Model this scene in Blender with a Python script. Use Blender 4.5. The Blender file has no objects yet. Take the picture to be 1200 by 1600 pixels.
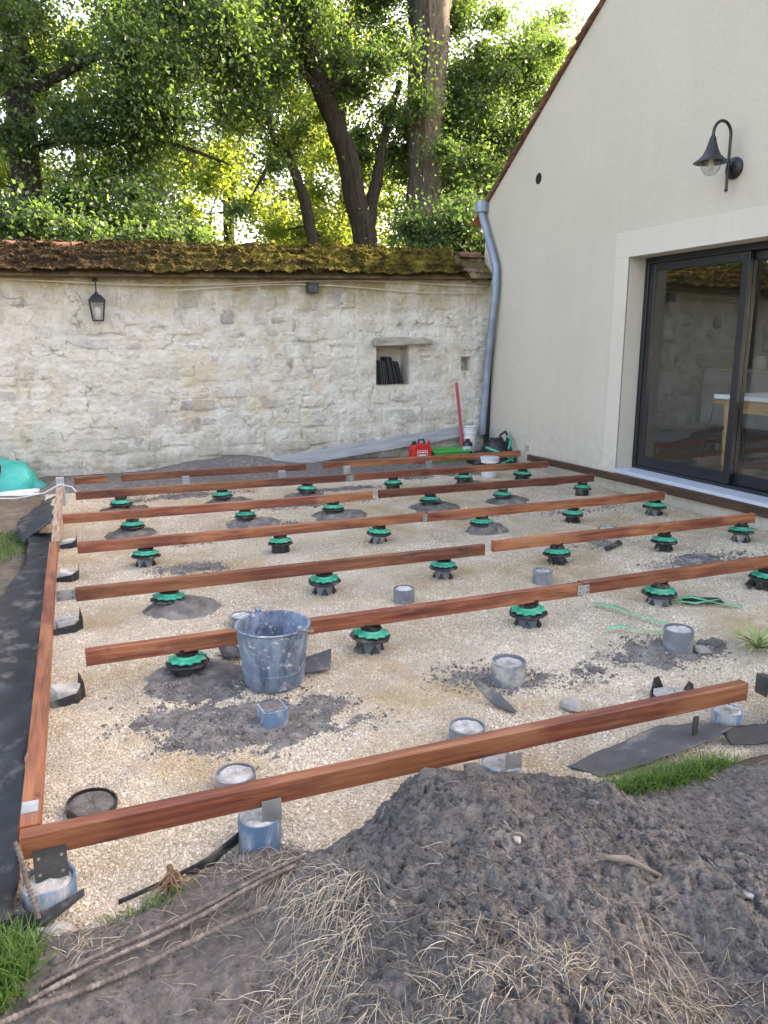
import bpy, math, random
import numpy as np
from mathutils import Vector, Matrix
S = bpy.context.scene
COL = S.collection
R = math.radians
random.seed(7)
rng = np.random.default_rng(11)

# ---------------------------------------------------------------- camera, sky, sun, exposure
YAW, PITCH, CAMZ = 21.7, 12.45, 1.5
cd = bpy.data.cameras.new('camera'); cam = bpy.data.objects.new('camera', cd); COL.objects.link(cam)
cam.location = (0, 0, CAMZ); cam.rotation_euler = (R(90 - PITCH), 0, R(-YAW))
cd.sensor_fit = 'VERTICAL'; cd.sensor_height = 36; cd.lens = 27; cd.clip_start = .05; cd.clip_end = 2000
S.camera = cam
SUN_EL, SUN_AZ = 28, (0.985, 0.17)            # sun stands behind the house, to the right
w = bpy.data.worlds.new('World'); S.world = w; w.use_nodes = True
wn = w.node_tree; bg = wn.nodes['Background']; sk = wn.nodes.new('ShaderNodeTexSky'); sk.sky_type = 'NISHITA'
sk.sun_disc = False; sk.sun_elevation = R(SUN_EL); sk.sun_rotation = math.atan2(SUN_AZ[0], SUN_AZ[1])
sk.dust_density = 4; sk.air_density = 1.0; sk.ozone_density = .6
wn.links.new(sk.outputs[0], bg.inputs[0]); bg.inputs[1].default_value = .15
sd = bpy.data.lights.new('sun', 'SUN'); sd.energy = 2.5; sd.angle = R(.6); sd.color = (1, .93, .8)
sun = bpy.data.objects.new('sun', sd); COL.objects.link(sun)
sv = Vector((SUN_AZ[0] * math.cos(R(SUN_EL)), SUN_AZ[1] * math.cos(R(SUN_EL)), math.sin(R(SUN_EL))))
sun.rotation_euler = sv.to_track_quat('Z', 'Y').to_euler()
vs = S.view_settings; vs.view_transform = 'Standard'; vs.look = 'None'; vs.gamma = 1; vs.use_curve_mapping = False
vs.exposure = 2.88
vs.use_white_balance = True; vs.white_balance_temperature = 8100; vs.white_balance_tint = 19

# ---------------------------------------------------------------- noise
TAB = rng.random((8, 256, 256))
def vnoise(x, y, s=0):
    x = np.asarray(x, float); y = np.asarray(y, float)
    xi = np.floor(x).astype(int); yi = np.floor(y).astype(int); fx = x - xi; fy = y - yi
    fx = fx * fx * (3 - 2 * fx); fy = fy * fy * (3 - 2 * fy); T = TAB[s % 8]
    a = T[xi & 255, yi & 255]; b = T[(xi + 1) & 255, yi & 255]; c = T[xi & 255, (yi + 1) & 255]; d = T[(xi + 1) & 255, (yi + 1) & 255]
    return (a * (1 - fx) + b * fx) * (1 - fy) + (c * (1 - fx) + d * fx) * fy
def fbm(x, y, o=4, s=0):
    r = 0; a = .5; t = 0
    for k in range(o):
        r = r + a * vnoise(x * 2 ** k + 17 * k, y * 2 ** k + 31 * k, s + k); t += a; a *= .55
    return r / t - .5
def sstep(a, b, x):
    t = np.clip((np.asarray(x, float) - a) / (b - a), 0, 1); return t * t * (3 - 2 * t)

def worley(x, y, s=0):
    """rounded clods: 1 at a clod's middle, 0 between clods"""
    x = np.asarray(x, float); y = np.asarray(y, float); xi = np.floor(x).astype(int); yi = np.floor(y).astype(int); best = np.full(x.shape, 9.)
    A, B, C = TAB[s % 8], TAB[(s + 1) % 8], TAB[(s + 2) % 8]
    for i in (-1, 0, 1):
        for j in (-1, 0, 1):
            a, b = xi + i, yi + j; r = .45 + .75 * C[a & 255, b & 255]
            best = np.minimum(best, ((x - a - A[a & 255, b & 255]) ** 2 + (y - b - B[a & 255, b & 255]) ** 2) / r ** 2)
    return np.sqrt(np.clip(1 - best, 0, 1))

# ---------------------------------------------------------------- materials
def new_mat(name):
    m = bpy.data.materials.new(name); m.use_nodes = True; t = m.node_tree
    return m, t, t.nodes['Principled BSDF']
def N(t, kind, **kw):
    n = t.nodes.new(kind)
    for k, v in kw.items():
        if k.startswith('i_'): n.inputs[k[2:].replace('_', ' ')].default_value = v
        else: setattr(n, k, v)
    return n
def ramp(t, src, stops):
    r = t.nodes.new('ShaderNodeValToRGB'); e = r.color_ramp.elements
    while len(e) < len(stops): e.new(.5)
    for el, (p, c) in zip(e, stops):
        el.position = p; el.color = (*c, 1) if len(c) == 3 else c
    t.links.new(src, r.inputs[0]); return r.outputs[0]
def coords(t, stretch=(1, 1, 1), space='Object', objrand=False):
    tc = N(t, 'ShaderNodeTexCoord'); src = tc.outputs[space]
    if space == 'World':
        pass
    if objrand:
        oi = N(t, 'ShaderNodeObjectInfo'); mu = N(t, 'ShaderNodeMath', operation='MULTIPLY'); mu.inputs[1].default_value = 37.0
        t.links.new(oi.outputs['Random'], mu.inputs[0]); ad = N(t, 'ShaderNodeVectorMath', operation='ADD')
        t.links.new(src, ad.inputs[0]); t.links.new(mu.outputs[0], ad.inputs[1]); src = ad.outputs[0]
    mp = N(t, 'ShaderNodeMapping'); mp.inputs['Scale'].default_value = stretch
    t.links.new(src, mp.inputs[0]); return mp.outputs[0]
def wcoords(t, stretch=(1, 1, 1)):
    g = N(t, 'ShaderNodeNewGeometry'); mp = N(t, 'ShaderNodeMapping'); mp.inputs['Scale'].default_value = stretch
    t.links.new(g.outputs['Position'], mp.inputs[0]); return mp.outputs[0]
def noise(t, vec, scale, detail=4, rough=.55, dist=0):
    n = N(t, 'ShaderNodeTexNoise'); n.inputs['Scale'].default_value = scale; n.inputs['Detail'].default_value = detail
    n.inputs['Roughness'].default_value = rough; n.inputs['Distortion'].default_value = dist
    t.links.new(vec, n.inputs['Vector']); return n.outputs[0]
def mix(t, fac, a, b, mode='MIX'):
    m = N(t, 'ShaderNodeMix', data_type='RGBA', blend_type=mode)
    for sock, v in ((m.inputs['Factor'], fac), (m.inputs['A'], a), (m.inputs['B'], b)):
        pass
    ins = [m.inputs[0], m.inputs[6], m.inputs[7]]
    for s_, v in zip(ins, (fac, a, b)):
        if isinstance(v, (int, float)): s_.default_value = v
        elif isinstance(v, tuple): s_.default_value = (*v, 1) if len(v) == 3 else v
        else: t.links.new(v, s_)
    return m.outputs[2]
def bump(t, b, h, strength=.5, dist=.01):
    n = N(t, 'ShaderNodeBump'); n.inputs['Strength'].default_value = strength; n.inputs['Distance'].default_value = dist
    t.links.new(h, n.inputs['Height']); t.links.new(n.outputs[0], b.inputs['Normal'])
def pmat(name, stops, scale=6, rough=.7, metallic=0, bump_=None, stretch=(1, 1, 1), objrand=0, spots=(), world=False, spec=.5, detail=5):
    """noise-coloured material: stops = colour ramp, spots = (colour, scale, lo, hi) layers of wear"""
    m, t, b = new_mat(name)
    v = wcoords(t, stretch) if world else coords(t, stretch, objrand=True)
    c = ramp(t, noise(t, v, scale, detail), stops)
    for col, sc, lo, hi in spots:
        f = ramp(t, noise(t, v, sc, 5, .65), [(lo, (0, 0, 0)), (hi, (1, 1, 1))]); c = mix(t, f, c, col)
    if objrand:
        oi = N(t, 'ShaderNodeObjectInfo'); hs = N(t, 'ShaderNodeHueSaturation')
        mr = N(t, 'ShaderNodeMapRange'); mr.inputs[3].default_value = 1 - objrand; mr.inputs[4].default_value = 1 + objrand
        t.links.new(oi.outputs['Random'], mr.inputs[0]); t.links.new(mr.outputs[0], hs.inputs['Value']); t.links.new(c, hs.inputs['Color']); c = hs.outputs[0]
    t.links.new(c, b.inputs['Base Color']); b.inputs['Roughness'].default_value = rough; b.inputs['Metallic'].default_value = metallic
    b.inputs['Specular IOR Level'].default_value = spec
    if bump_: bump(t, b, noise(t, v, bump_[0], 6, .65), bump_[1], bump_[2])
    return m
M = {}
def wood_mat():
    m, t, b = new_mat('hardwood')
    v = coords(t, (1.6, 26, 26), objrand=True); v2 = coords(t, (1.1, 2.5, 2.5), objrand=True); v3 = coords(t, (3, 90, 90), objrand=True)
    g = noise(t, v, 1.6, 6, .65, .8)
    dark = ramp(t, g, [(.30, (.045, .012, .008)), (.46, (.155, .039, .021)), (.61, (.25, .074, .037)), (.78, (.36, .13, .064))])
    lite = ramp(t, g, [(.30, (.15, .042, .022)), (.5, (.31, .11, .048)), (.75, (.45, .20, .09))])
    f = ramp(t, noise(t, v2, 1.5, 3, .5), [(.44, (0, 0, 0)), (.58, (1, 1, 1))])
    c = mix(t, f, dark, lite)
    kn = ramp(t, noise(t, coords(t, (5, 14, 14), objrand=True), 1.6, 3, .5), [(.66, (0, 0, 0)), (.74, (.8, .8, .8))]); c = mix(t, kn, c, (.045, .014, .009))
    dust = ramp(t, noise(t, coords(t, (2, 8, 8), objrand=True), 3, 6, .7), [(.56, (0, 0, 0)), (.8, (.6, .6, .6))])
    c = mix(t, dust, c, (.36, .27, .2))
    oi = N(t, 'ShaderNodeObjectInfo'); hs = N(t, 'ShaderNodeHueSaturation'); mr = N(t, 'ShaderNodeMapRange'); mr.inputs[3].default_value = .62; mr.inputs[4].default_value = 1.25
    t.links.new(oi.outputs['Random'], mr.inputs[0]); t.links.new(mr.outputs[0], hs.inputs['Value']); t.links.new(c, hs.inputs['Color'])
    t.links.new(hs.outputs[0], b.inputs['Base Color']); b.inputs['Roughness'].default_value = .5
    bump(t, b, noise(t, v3, 2, 4), .35, .002)
    return m
M['wood'] = wood_mat()
M['weathered'] = pmat('weathered_wood', [(.35, (.16, .10, .07)), (.55, (.33, .24, .18)), (.7, (.42, .34, .28))], 2, .75, stretch=(2, 25, 25), bump_=(3, .4, .003))
M['darkwood'] = pmat('dark_wet_hardwood', [(.35, (.025, .013, .009)), (.6, (.07, .035, .022))], 2, .55, stretch=(2, 25, 25), bump_=(3, .3, .002))
M['green'] = pmat('green_plastic', [(.3, (.0, .26, .155)), (.7, (.008, .40, .25))], 8, .4, objrand=.2, spots=[((.24, .24, .19), 16, .55, .72)])
M['black'] = pmat('black_plastic', [(.3, (.007, .007, .008)), (.7, (.02, .02, .022))], 10, .45, spots=[((.17, .155, .13), 14, .52, .72)])
M['pvc'] = pmat('grey_plastic_pipe', [(.3, (.10, .115, .135)), (.7, (.19, .21, .235))], 5, .5, objrand=.25, spots=[((.38, .36, .32), 7, .52, .7)])
M['pvc_blue'] = pmat('blue_grey_plastic_pipe', [(.3, (.06, .125, .21)), (.7, (.13, .215, .315))], 4, .5, stretch=(3, 3, 1), spots=[((.40, .41, .40), 5, .47, .66), ((.16, .14, .115), 3, .56, .7)])
M['concrete'] = pmat('concrete', [(.3, (.24, .235, .22)), (.5, (.42, .41, .385)), (.7, (.56, .55, .52))], 14, .9, bump_=(40, .8, .01), objrand=.15)
M['mortar'] = pmat('wet_mortar', [(.3, (.07, .064, .058)), (.5, (.14, .128, .115)), (.72, (.26, .24, .21))], 12, .85, bump_=(50, 1, .012), objrand=.2)
M['zinc'] = pmat('galvanised_steel', [(.3, (.26, .28, .29)), (.6, (.42, .44, .44)), (.75, (.52, .53, .52))], 14, .5, .75, bump_=(20, .1, .002), objrand=.15)
M['zincpipe'] = pmat('weathered_zinc', [(.3, (.17, .22, .28)), (.6, (.25, .31, .38)), (.75, (.33, .39, .45))], 6, .5, .3, bump_=(9, .1, .003), spots=[((.36, .36, .34), 5, .62, .78)])
M['bracket'] = pmat('dark_steel', [(.3, (.05, .05, .05)), (.7, (.13, .13, .125))], 12, .5, .6, bump_=(20, .15, .002))
def bucket_mat():
    m, t, b = new_mat('stained_galvanised_bucket')
    v = coords(t, (1, 1, .45)); v1 = coords(t)
    c = ramp(t, noise(t, v1, 22, 5), [(.3, (.13, .18, .25)), (.6, (.22, .28, .36)), (.8, (.36, .41, .46))])
    f = ramp(t, noise(t, v, 9, 7, .75, .6), [(.46, (0, 0, 0)), (.62, (.85, .85, .85))]); c = mix(t, f, c, (.045, .065, .10))
    f2 = ramp(t, noise(t, v1, 26, 4, .7), [(.58, (0, 0, 0)), (.68, (1, 1, 1))]); c = mix(t, f2, c, (.55, .56, .55))
    t.links.new(c, b.inputs['Base Color']); b.inputs['Roughness'].default_value = .55; b.inputs['Metallic'].default_value = .25
    bump(t, b, noise(t, v1, 30, 5), .35, .004); return m
M['bucket'] = bucket_mat()
M['render'] = None
def render_mat(name, a, bcol, blotch):
    m, t, b = new_mat(name); v = wcoords(t)
    c = ramp(t, noise(t, v, .7, 4), [(.35, a), (.65, bcol)])
    f = ramp(t, noise(t, wcoords(t, (1, 1, .35)), 1.3, 5, .6), [(.5, (0, 0, 0)), (.8, (.6, .6, .6))]); c = mix(t, f, c, blotch)
    f = ramp(t, noise(t, wcoords(t, (1, 2.2, .22)), 2.6, 6, .7), [(.56, (0, 0, 0)), (.8, (.28, .28, .28))]); c = mix(t, f, c, tuple(x * .8 for x in blotch))
    g = N(t, 'ShaderNodeSeparateXYZ'); t.links.new(v, g.inputs[0]); mr = N(t, 'ShaderNodeMapRange'); mr.inputs[1].default_value = .75; mr.inputs[2].default_value = .1; t.links.new(g.outputs[2], mr.inputs[0])
    mu = N(t, 'ShaderNodeMath', operation='MULTIPLY'); t.links.new(mr.outputs[0], mu.inputs[0]); t.links.new(ramp(t, noise(t, v, 9, 6, .75), [(.42, (0, 0, 0)), (.65, (.42, .42, .42))]), mu.inputs[1]); c = mix(t, mu.outputs[0], c, (.30, .265, .21))
    c2 = ramp(t, noise(t, v, 120, 4, .7), [(.3, (.82, .82, .82)), (.7, (1.07, 1.07, 1.07))]); c = mix(t, 1.0, c, c2, 'MULTIPLY')
    t.links.new(c, b.inputs['Base Color']); b.inputs['Roughness'].default_value = .92; b.inputs['Specular IOR Level'].default_value = .2
    bump(t, b, noise(t, v, 110, 5, .8), .6, .006); return m
M['render'] = render_mat('cream_render', (.52, .478, .405), (.56, .518, .44), (.48, .44, .37))
M['surround'] = render_mat('smooth_pale_render', (.565, .53, .455), (.60, .565, .49), (.53, .495, .425))
def stone_wall_mat(name, stone):
    m, t, b = new_mat(name); v = wcoords(t)
    if stone:
        oi = N(t, 'ShaderNodeObjectInfo')
        c = ramp(t, oi.outputs['Random'], [(0, (.46, .43, .37)), (.2, (.62, .58, .50)), (.45, (.72, .68, .60)), (.7, (.58, .54, .46)), (.78, (.68, .60, .49)), (.84, (.60, .58, .54)), (.93, (.40, .385, .36)), (1, (.32, .31, .29))])
        c2 = ramp(t, noise(t, v, 22, 6, .7), [(.3, (.68, .68, .68)), (.7, (1.18, 1.18, 1.18))]); c = mix(t, 1.0, c, c2, 'MULTIPLY')
    else:
        c = ramp(t, noise(t, v, 5, 7, .68), [(.26, (.46, .405, .31)), (.42, (.62, .565, .46)), (.6, (.73, .69, .60)), (.8, (.80, .775, .71))])
    # lime wash smeared over stones and joints alike
    f = ramp(t, noise(t, v, 3.1, 7, .72, .4), [(.40, (0, 0, 0)), (.60, (.62,) * 3 if stone else (.85,) * 3)]); c = mix(t, f, c, (.77, .74, .675))
    f = ramp(t, noise(t, v, 7.5, 5, .7), [(.60, (0, 0, 0)), (.72, (.65, .65, .65))]); c = mix(t, f, c, (.47, .435, .37))
    f = ramp(t, noise(t, v, 26, 6, .85), [(.58, (0, 0, 0)), (.72, (.85, .85, .85))]); c = mix(t, f, c, (.27, .245, .20))
    f = ramp(t, noise(t, v, 4.3, 4, .6), [(.58, (0, 0, 0)), (.66, (.6, .6, .6))]); c = mix(t, f, c, (.48, .455, .42))
    wv = N(t, 'ShaderNodeVectorMath', operation='ADD'); nz = N(t, 'ShaderNodeTexNoise'); nz.inputs['Scale'].default_value = 6; nz.inputs['Detail'].default_value = 5; t.links.new(v, nz.inputs['Vector'])
    sc2 = N(t, 'ShaderNodeVectorMath', operation='SCALE'); sc2.inputs['Scale'].default_value = .35; t.links.new(nz.outputs[1], sc2.inputs[0]); t.links.new(v, wv.inputs[0]); t.links.new(sc2.outputs[0], wv.inputs[1])
    mpv = N(t, 'ShaderNodeMapping'); mpv.inputs['Scale'].default_value = (3.2, 1, 6.0); t.links.new(wv.outputs[0], mpv.inputs[0])
    vo = N(t, 'ShaderNodeTexVoronoi', feature='DISTANCE_TO_EDGE'); vo.inputs['Scale'].default_value = 1; t.links.new(mpv.outputs[0], vo.inputs['Vector'])
    ln_ = ramp(t, vo.outputs['Distance'], [(.0, (1, 1, 1)), (.045, (0, 0, 0))]); lm_ = ramp(t, noise(t, v, 4.5, 5, .7), [(.50, (0, 0, 0)), (.60, (.8, .8, .8))]); c = mix(t, mix(t, 1.0, ln_, lm_, 'MULTIPLY'), c, (.23, .20, .155))
    f = ramp(t, noise(t, v, 1.9, 6, .7), [(.52, (0, 0, 0)), (.68, (.55, .55, .55))]); c = mix(t, f, c, (.64, .51, .33))
    # stain below the coping and damp at the foot
    g = N(t, 'ShaderNodeSeparateXYZ'); ge = N(t, 'ShaderNodeNewGeometry'); t.links.new(ge.outputs['Position'], g.inputs[0])
    def band(lo, hi, flip, amt):
        mr = N(t, 'ShaderNodeMapRange'); mr.inputs[1].default_value = lo; mr.inputs[2].default_value = hi
        mr.inputs[3].default_value = 0; mr.inputs[4].default_value = 1
        if flip: mr.inputs[3].default_value = 1; mr.inputs[4].default_value = 0
        t.links.new(g.outputs[2], mr.inputs[0]); mu = N(t, 'ShaderNodeMath', operation='MULTIPLY')
        t.links.new(mr.outputs[0], mu.inputs[0]); n = ramp(t, noise(t, wcoords(t, (1, 1, .5)), 4, 6, .7), [(.35, (0, 0, 0)), (.62, (amt, amt, amt))]); t.links.new(n, mu.inputs[1]); return mu.outputs[0]
    c = mix(t, band(1.8, 2.15, False, .9), c, (.36, .27, .12))
    c = mix(t, band(.1, .7, True, .8), c, (.30, .28, .22))
    t.links.new(c, b.inputs['Base Color']); b.inputs['Roughness'].default_value = .95; b.inputs['Specular IOR Level'].default_value = .15
    bump(t, b, noise(t, v, 38, 8, .8), 1, .02); return m
M['limewall'] = stone_wall_mat('lime_mortar', False); M['stone'] = stone_wall_mat('wall_stone', True)
M['slate_dark'] = pmat('black_slate', [(.3, (.012, .012, .013)), (.7, (.04, .04, .043))], 20, .6, bump_=(30, .4, .004), objrand=.8)
M['oldstone'] = pmat('grey_lintel_stone', [(.3, (.24, .215, .18)), (.6, (.42, .385, .33)), (.75, (.52, .49, .44))], 7, .9, bump_=(25, .8, .012), stretch=(.6, 1, 2.5))
M['tile'] = pmat('old_roof_tile', [(.3, (.075, .05, .032)), (.5, (.15, .095, .06)), (.7, (.22, .14, .09))], 9, .9, bump_=(40, .6, .006), objrand=.35, spots=[((.13, .11, .03), 7, .5, .65)])
M['brick'] = pmat('terracotta', [(.3, (.10, .045, .03)), (.6, (.20, .09, .055)), (.75, (.27, .16, .11))], 12, .9, bump_=(40, .6, .006), objrand=.25)
M['rooftile'] = pmat('brown_clay_tile', [(.3, (.10, .05, .035)), (.6, (.21, .10, .065)), (.75, (.28, .16, .10))], 10, .85, bump_=(40, .4, .004), objrand=.35)
def moss_mat():
    m, t, b = new_mat('moss'); v = wcoords(t)
    c = ramp(t, noise(t, v, 6, 6, .7), [(.3, (.022, .017, .009)), (.43, (.055, .043, .014)), (.55, (.13, .112, .022)), (.72, (.25, .215, .045))])
    # leaf litter and painted-in shade brown the left stretch under the big tree
    g = N(t, 'ShaderNodeSeparateXYZ'); ge = N(t, 'ShaderNodeNewGeometry'); t.links.new(ge.outputs['Position'], g.inputs[0])
    mr = N(t, 'ShaderNodeMapRange'); mr.inputs[1].default_value = .2; mr.inputs[2].default_value = 2.6; mr.inputs[3].default_value = .95; mr.inputs[4].default_value = .1
    t.links.new(g.outputs[0], mr.inputs[0])
    br = ramp(t, noise(t, v, 14, 5, .7), [(.3, (.018, .013, .009)), (.7, (.075, .052, .032))]); c = mix(t, mr.outputs[0], c, br)
    t.links.new(c, b.inputs['Base Color']); b.inputs['Roughness'].default_value = 1; b.inputs['Specular IOR Level'].default_value = .05
    bump(t, b, noise(t, v, 60, 6, .8), 1, .02); return m
M['moss'] = moss_mat()
def bark_mat(name, lo, hi):
    m, t, b = new_mat(name); v = coords(t, (11, 11, 1.1)); n = noise(t, v, 2.2, 9, .78, 1.2)
    c = ramp(t, n, [(.32, lo), (.5, tuple((a + d) / 2 for a, d in zip(lo, hi))), (.68, hi)])
    t.links.new(c, b.inputs['Base Color']); b.inputs['Roughness'].default_value = .95; b.inputs['Specular IOR Level'].default_value = .15
    bump(t, b, n, 1, .09); return m
M['bark_dark'] = bark_mat('dark_bark', (.022, .019, .016), (.105, .094, .08)); M['bark_grey'] = bark_mat('grey_bark', (.05, .045, .04), (.26, .24, .21))
def leaf_mat(name, dark, light, trans, tw=.5):
    m, t, b = new_mat(name); at = N(t, 'ShaderNodeAttribute', attribute_name='tone')
    c = ramp(t, at.outputs['Fac'], [(0, dark), (1, light)]); c2 = ramp(t, at.outputs['Fac'], [(0, tuple(x * .6 for x in trans)), (1, trans)])
    out = t.nodes['Material Output']; t.links.new(c, b.inputs['Base Color']); b.inputs['Roughness'].default_value = .5
    b.inputs['Specular IOR Level'].default_value = .5
    tr = N(t, 'ShaderNodeBsdfTranslucent'); t.links.new(c2, tr.inputs[0]); mx = N(t, 'ShaderNodeMixShader'); mx.inputs[0].default_value = tw
    t.links.new(b.outputs[0], mx.inputs[1]); t.links.new(tr.outputs[0], mx.inputs[2]); t.links.new(mx.outputs[0], out.inputs[0]); return m
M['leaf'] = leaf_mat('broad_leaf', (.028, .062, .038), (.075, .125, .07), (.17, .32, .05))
M['leaf_lit'] = leaf_mat('sun_tinted_leaf', (.06, .11, .02), (.12, .18, .03), (.31, .43, .06), .6)  # sunlight painted into the leaves as a brighter yellow-green
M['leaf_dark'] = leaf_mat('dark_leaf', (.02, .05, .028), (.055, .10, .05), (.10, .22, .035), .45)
M['grass'] = leaf_mat('grass_blade', (.035, .09, .012), (.11, .22, .03), (.12, .28, .03), .35)
M['straw'] = leaf_mat('dry_straw', (.20, .155, .10), (.66, .60, .48), (.35, .3, .2), .15)
def soil_mat(name, a, b_, c_, sc=9):
    m, t, b = new_mat(name); v = wcoords(t); n = noise(t, v, sc, 8, .7)
    c = ramp(t, n, [(.3, a), (.52, b_), (.72, c_)])
    f = ramp(t, noise(t, v, 1.7, 4, .6), [(.45, (0, 0, 0)), (.7, (.55, .55, .55))]); c = mix(t, f, c, tuple(x * .62 for x in b_))
    t.links.new(c, b.inputs['Base Color']); b.inputs['Roughness'].default_value = .95; b.inputs['Specular IOR Level'].default_value = .15
    bump(t, b, noise(t, v, 120, 8, .85), 1, .02); return m
M['soil'] = soil_mat('dark_soil', (.115, .107, .10), (.235, .22, .205), (.40, .375, .35), 26)
M['dirt'] = soil_mat('dry_dirt', (.11, .09, .07), (.20, .168, .135), (.30, .26, .21))
def gravel_bed_mat():
    m, t, b = new_mat('gravel_fines'); v = wcoords(t)
    c = ramp(t, noise(t, v, 1.6, 6, .65), [(.32, (.36, .29, .205)), (.5, (.50, .425, .32)), (.7, (.60, .53, .42))])
    f = ramp(t, noise(t, v, 1.1, 6, .7), [(.50, (0, 0, 0)), (.66, (.85, .85, .85))]); c = mix(t, f, c, (.42, .29, .12))
    c2 = ramp(t, noise(t, v, 120, 4, .7), [(.3, (.6, .6, .6)), (.7, (1.2, 1.2, 1.2))]); c = mix(t, 1.0, c, c2, 'MULTIPLY')
    t.links.new(c, b.inputs['Base Color']); b.inputs['Roughness'].default_value = .95
    vo = N(t, 'ShaderNodeTexVoronoi'); vo.inputs['Scale'].default_value = 85; t.links.new(v, vo.inputs['Vector']); bump(t, b, vo.outputs['Distance'], .9, .012); return m
M['gravelbed'] = gravel_bed_mat()
def pebble_mat(name, stops, stain):
    m, t, b = new_mat(name); oi = N(t, 'ShaderNodeObjectInfo'); c = ramp(t, oi.outputs['Random'], stops)
    if stain:
        v = wcoords(t); f = ramp(t, noise(t, v, 1.1, 6, .7), [(.48, (0, 0, 0)), (.64, (.85, .85, .85))]); c = mix(t, f, c, (.41, .30, .17))
        f = ramp(t, noise(t, v, 2.4, 6, .7), [(.48, (0, 0, 0)), (.68, (.8, .8, .8))]); c = mix(t, f, c, (.36, .31, .24))
    t.links.new(c, b.inputs['Base Color']); b.inputs['Roughness'].default_value = .9; return m
M['pebble'] = pebble_mat('limestone_chips', [(0, (.28, .22, .155)), (.15, (.45, .37, .265)), (.5, (.59, .505, .38)), (.85, (.69, .615, .49)), (.97, (.80, .75, .65)), (1, (.43, .31, .18))], True)
M['clod'] = pebble_mat('soil_crumbs', [(0, (.09, .081, .072)), (.5, (.16, .146, .13)), (.95, (.25, .23, .205)), (1, (.36, .32, .27))], False)
M['greyfabric'] = pmat('grey_ground_fabric', [(.3, (.05, .05, .053)), (.7, (.10, .10, .105))], 9, .8, spots=[((.3, .26, .2), 9, .55, .75)])
M['chalk'] = pmat('chalky_stone', [(.3, (.24, .225, .20)), (.7, (.38, .365, .33))], 18, .9, bump_=(40, .6, .006))
M['palegreen'] = pmat('pale_green_leaf', [(.3, (.16, .22, .06)), (.7, (.34, .38, .16))], 9, .5)
M['membrane'] = pmat('black_membrane', [(.3, (.008, .009, .011)), (.6, (.02, .022, .026)), (.75, (.045, .047, .053))], 6, .6, bump_=(8, .5, .02), spots=[((.2, .18, .15), 7, .54, .76)])
M['teal'] = pmat('teal_plastic_sheet', [(.3, (0, .25, .22)), (.7, (.0, .42, .37))], 3, .4, bump_=(6, .6, .03))
M['white'] = pmat('white_plastic', [(.3, (.52, .53, .54)), (.7, (.72, .73, .73))], 5, .5, spots=[((.35, .34, .32), 8, .6, .75)])
M['red'] = pmat('red_plastic', [(.3, (.45, .012, .012)), (.7, (.62, .02, .018))], 4, .45)
M['pink'] = pmat('faded_red_paint', [(.3, (.42, .07, .09)), (.7, (.55, .11, .12))], 6, .5, spots=[((.6, .4, .4), 9, .6, .75)])
M['cratgreen'] = pmat('bright_green_plastic', [(.3, (.03, .30, .06)), (.7, (.05, .40, .09))], 4, .45)
M['lampblack'] = pmat('black_painted_iron', [(.3, (.006, .007, .01)), (.7, (.013, .015, .02))], 8, .35)
M['frame'] = pmat('anthracite_aluminium', [(.3, (.006, .008, .013)), (.7, (.011, .014, .021))], 2, .35, spec=.6)
M['sill'] = pmat('pale_grey_sill', [(.3, (.42, .46, .52)), (.7, (.50, .54, .60))], 4, .4, bump_=(50, .1, .001))
M['board'] = pmat('grey_plank', [(.3, (.26, .27, .285)), (.6, (.36, .37, .385)), (.75, (.45, .46, .47))], 3, .7, stretch=(1, 10, 10), bump_=(5, .2, .003))
M['cable'] = pmat('cream_cable', [(.3, (.55, .48, .36)), (.7, (.65, .57, .44))], 5, .6)
M['rope'] = pmat('rusty_rebar', [(.3, (.06, .05, .044)), (.55, (.14, .115, .10)), (.75, (.33, .30, .265))], 30, .85, bump_=(60, .5, .004))
M['oak'] = pmat('oiled_table_wood', [(.3, (.28, .14, .05)), (.7, (.46, .26, .11))], 3, .45, stretch=(1, 1, 6))
M['plaster'] = pmat('grey_plaster', [(.3, (.10, .108, .112)), (.7, (.14, .148, .152))], 2, .9)
M['floor'] = pmat('interior_floor', [(.3, (.16, .14, .12)), (.7, (.24, .22, .19))], 3, .4)
M['ribbon'] = pmat('green_strap', [(.3, (.08, .42, .20)), (.7, (.16, .55, .30))], 6, .45)
M['root'] = pmat('brown_root', [(.3, (.10, .055, .03)), (.7, (.22, .13, .08))], 14, .9, bump_=(40, .5, .004))
M['greystick'] = pmat('bleached_wood', [(.3, (.10, .083, .065)), (.7, (.24, .20, .16))], 12, .9, bump_=(40, .5, .004))
M['terrain'] = pmat('rough_grass_ground', [(.3, (.05, .065, .02)), (.6, (.09, .10, .035)), (.75, (.13, .11, .06))], 2, 1, world=True, bump_=(20, .8, .05))
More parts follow.
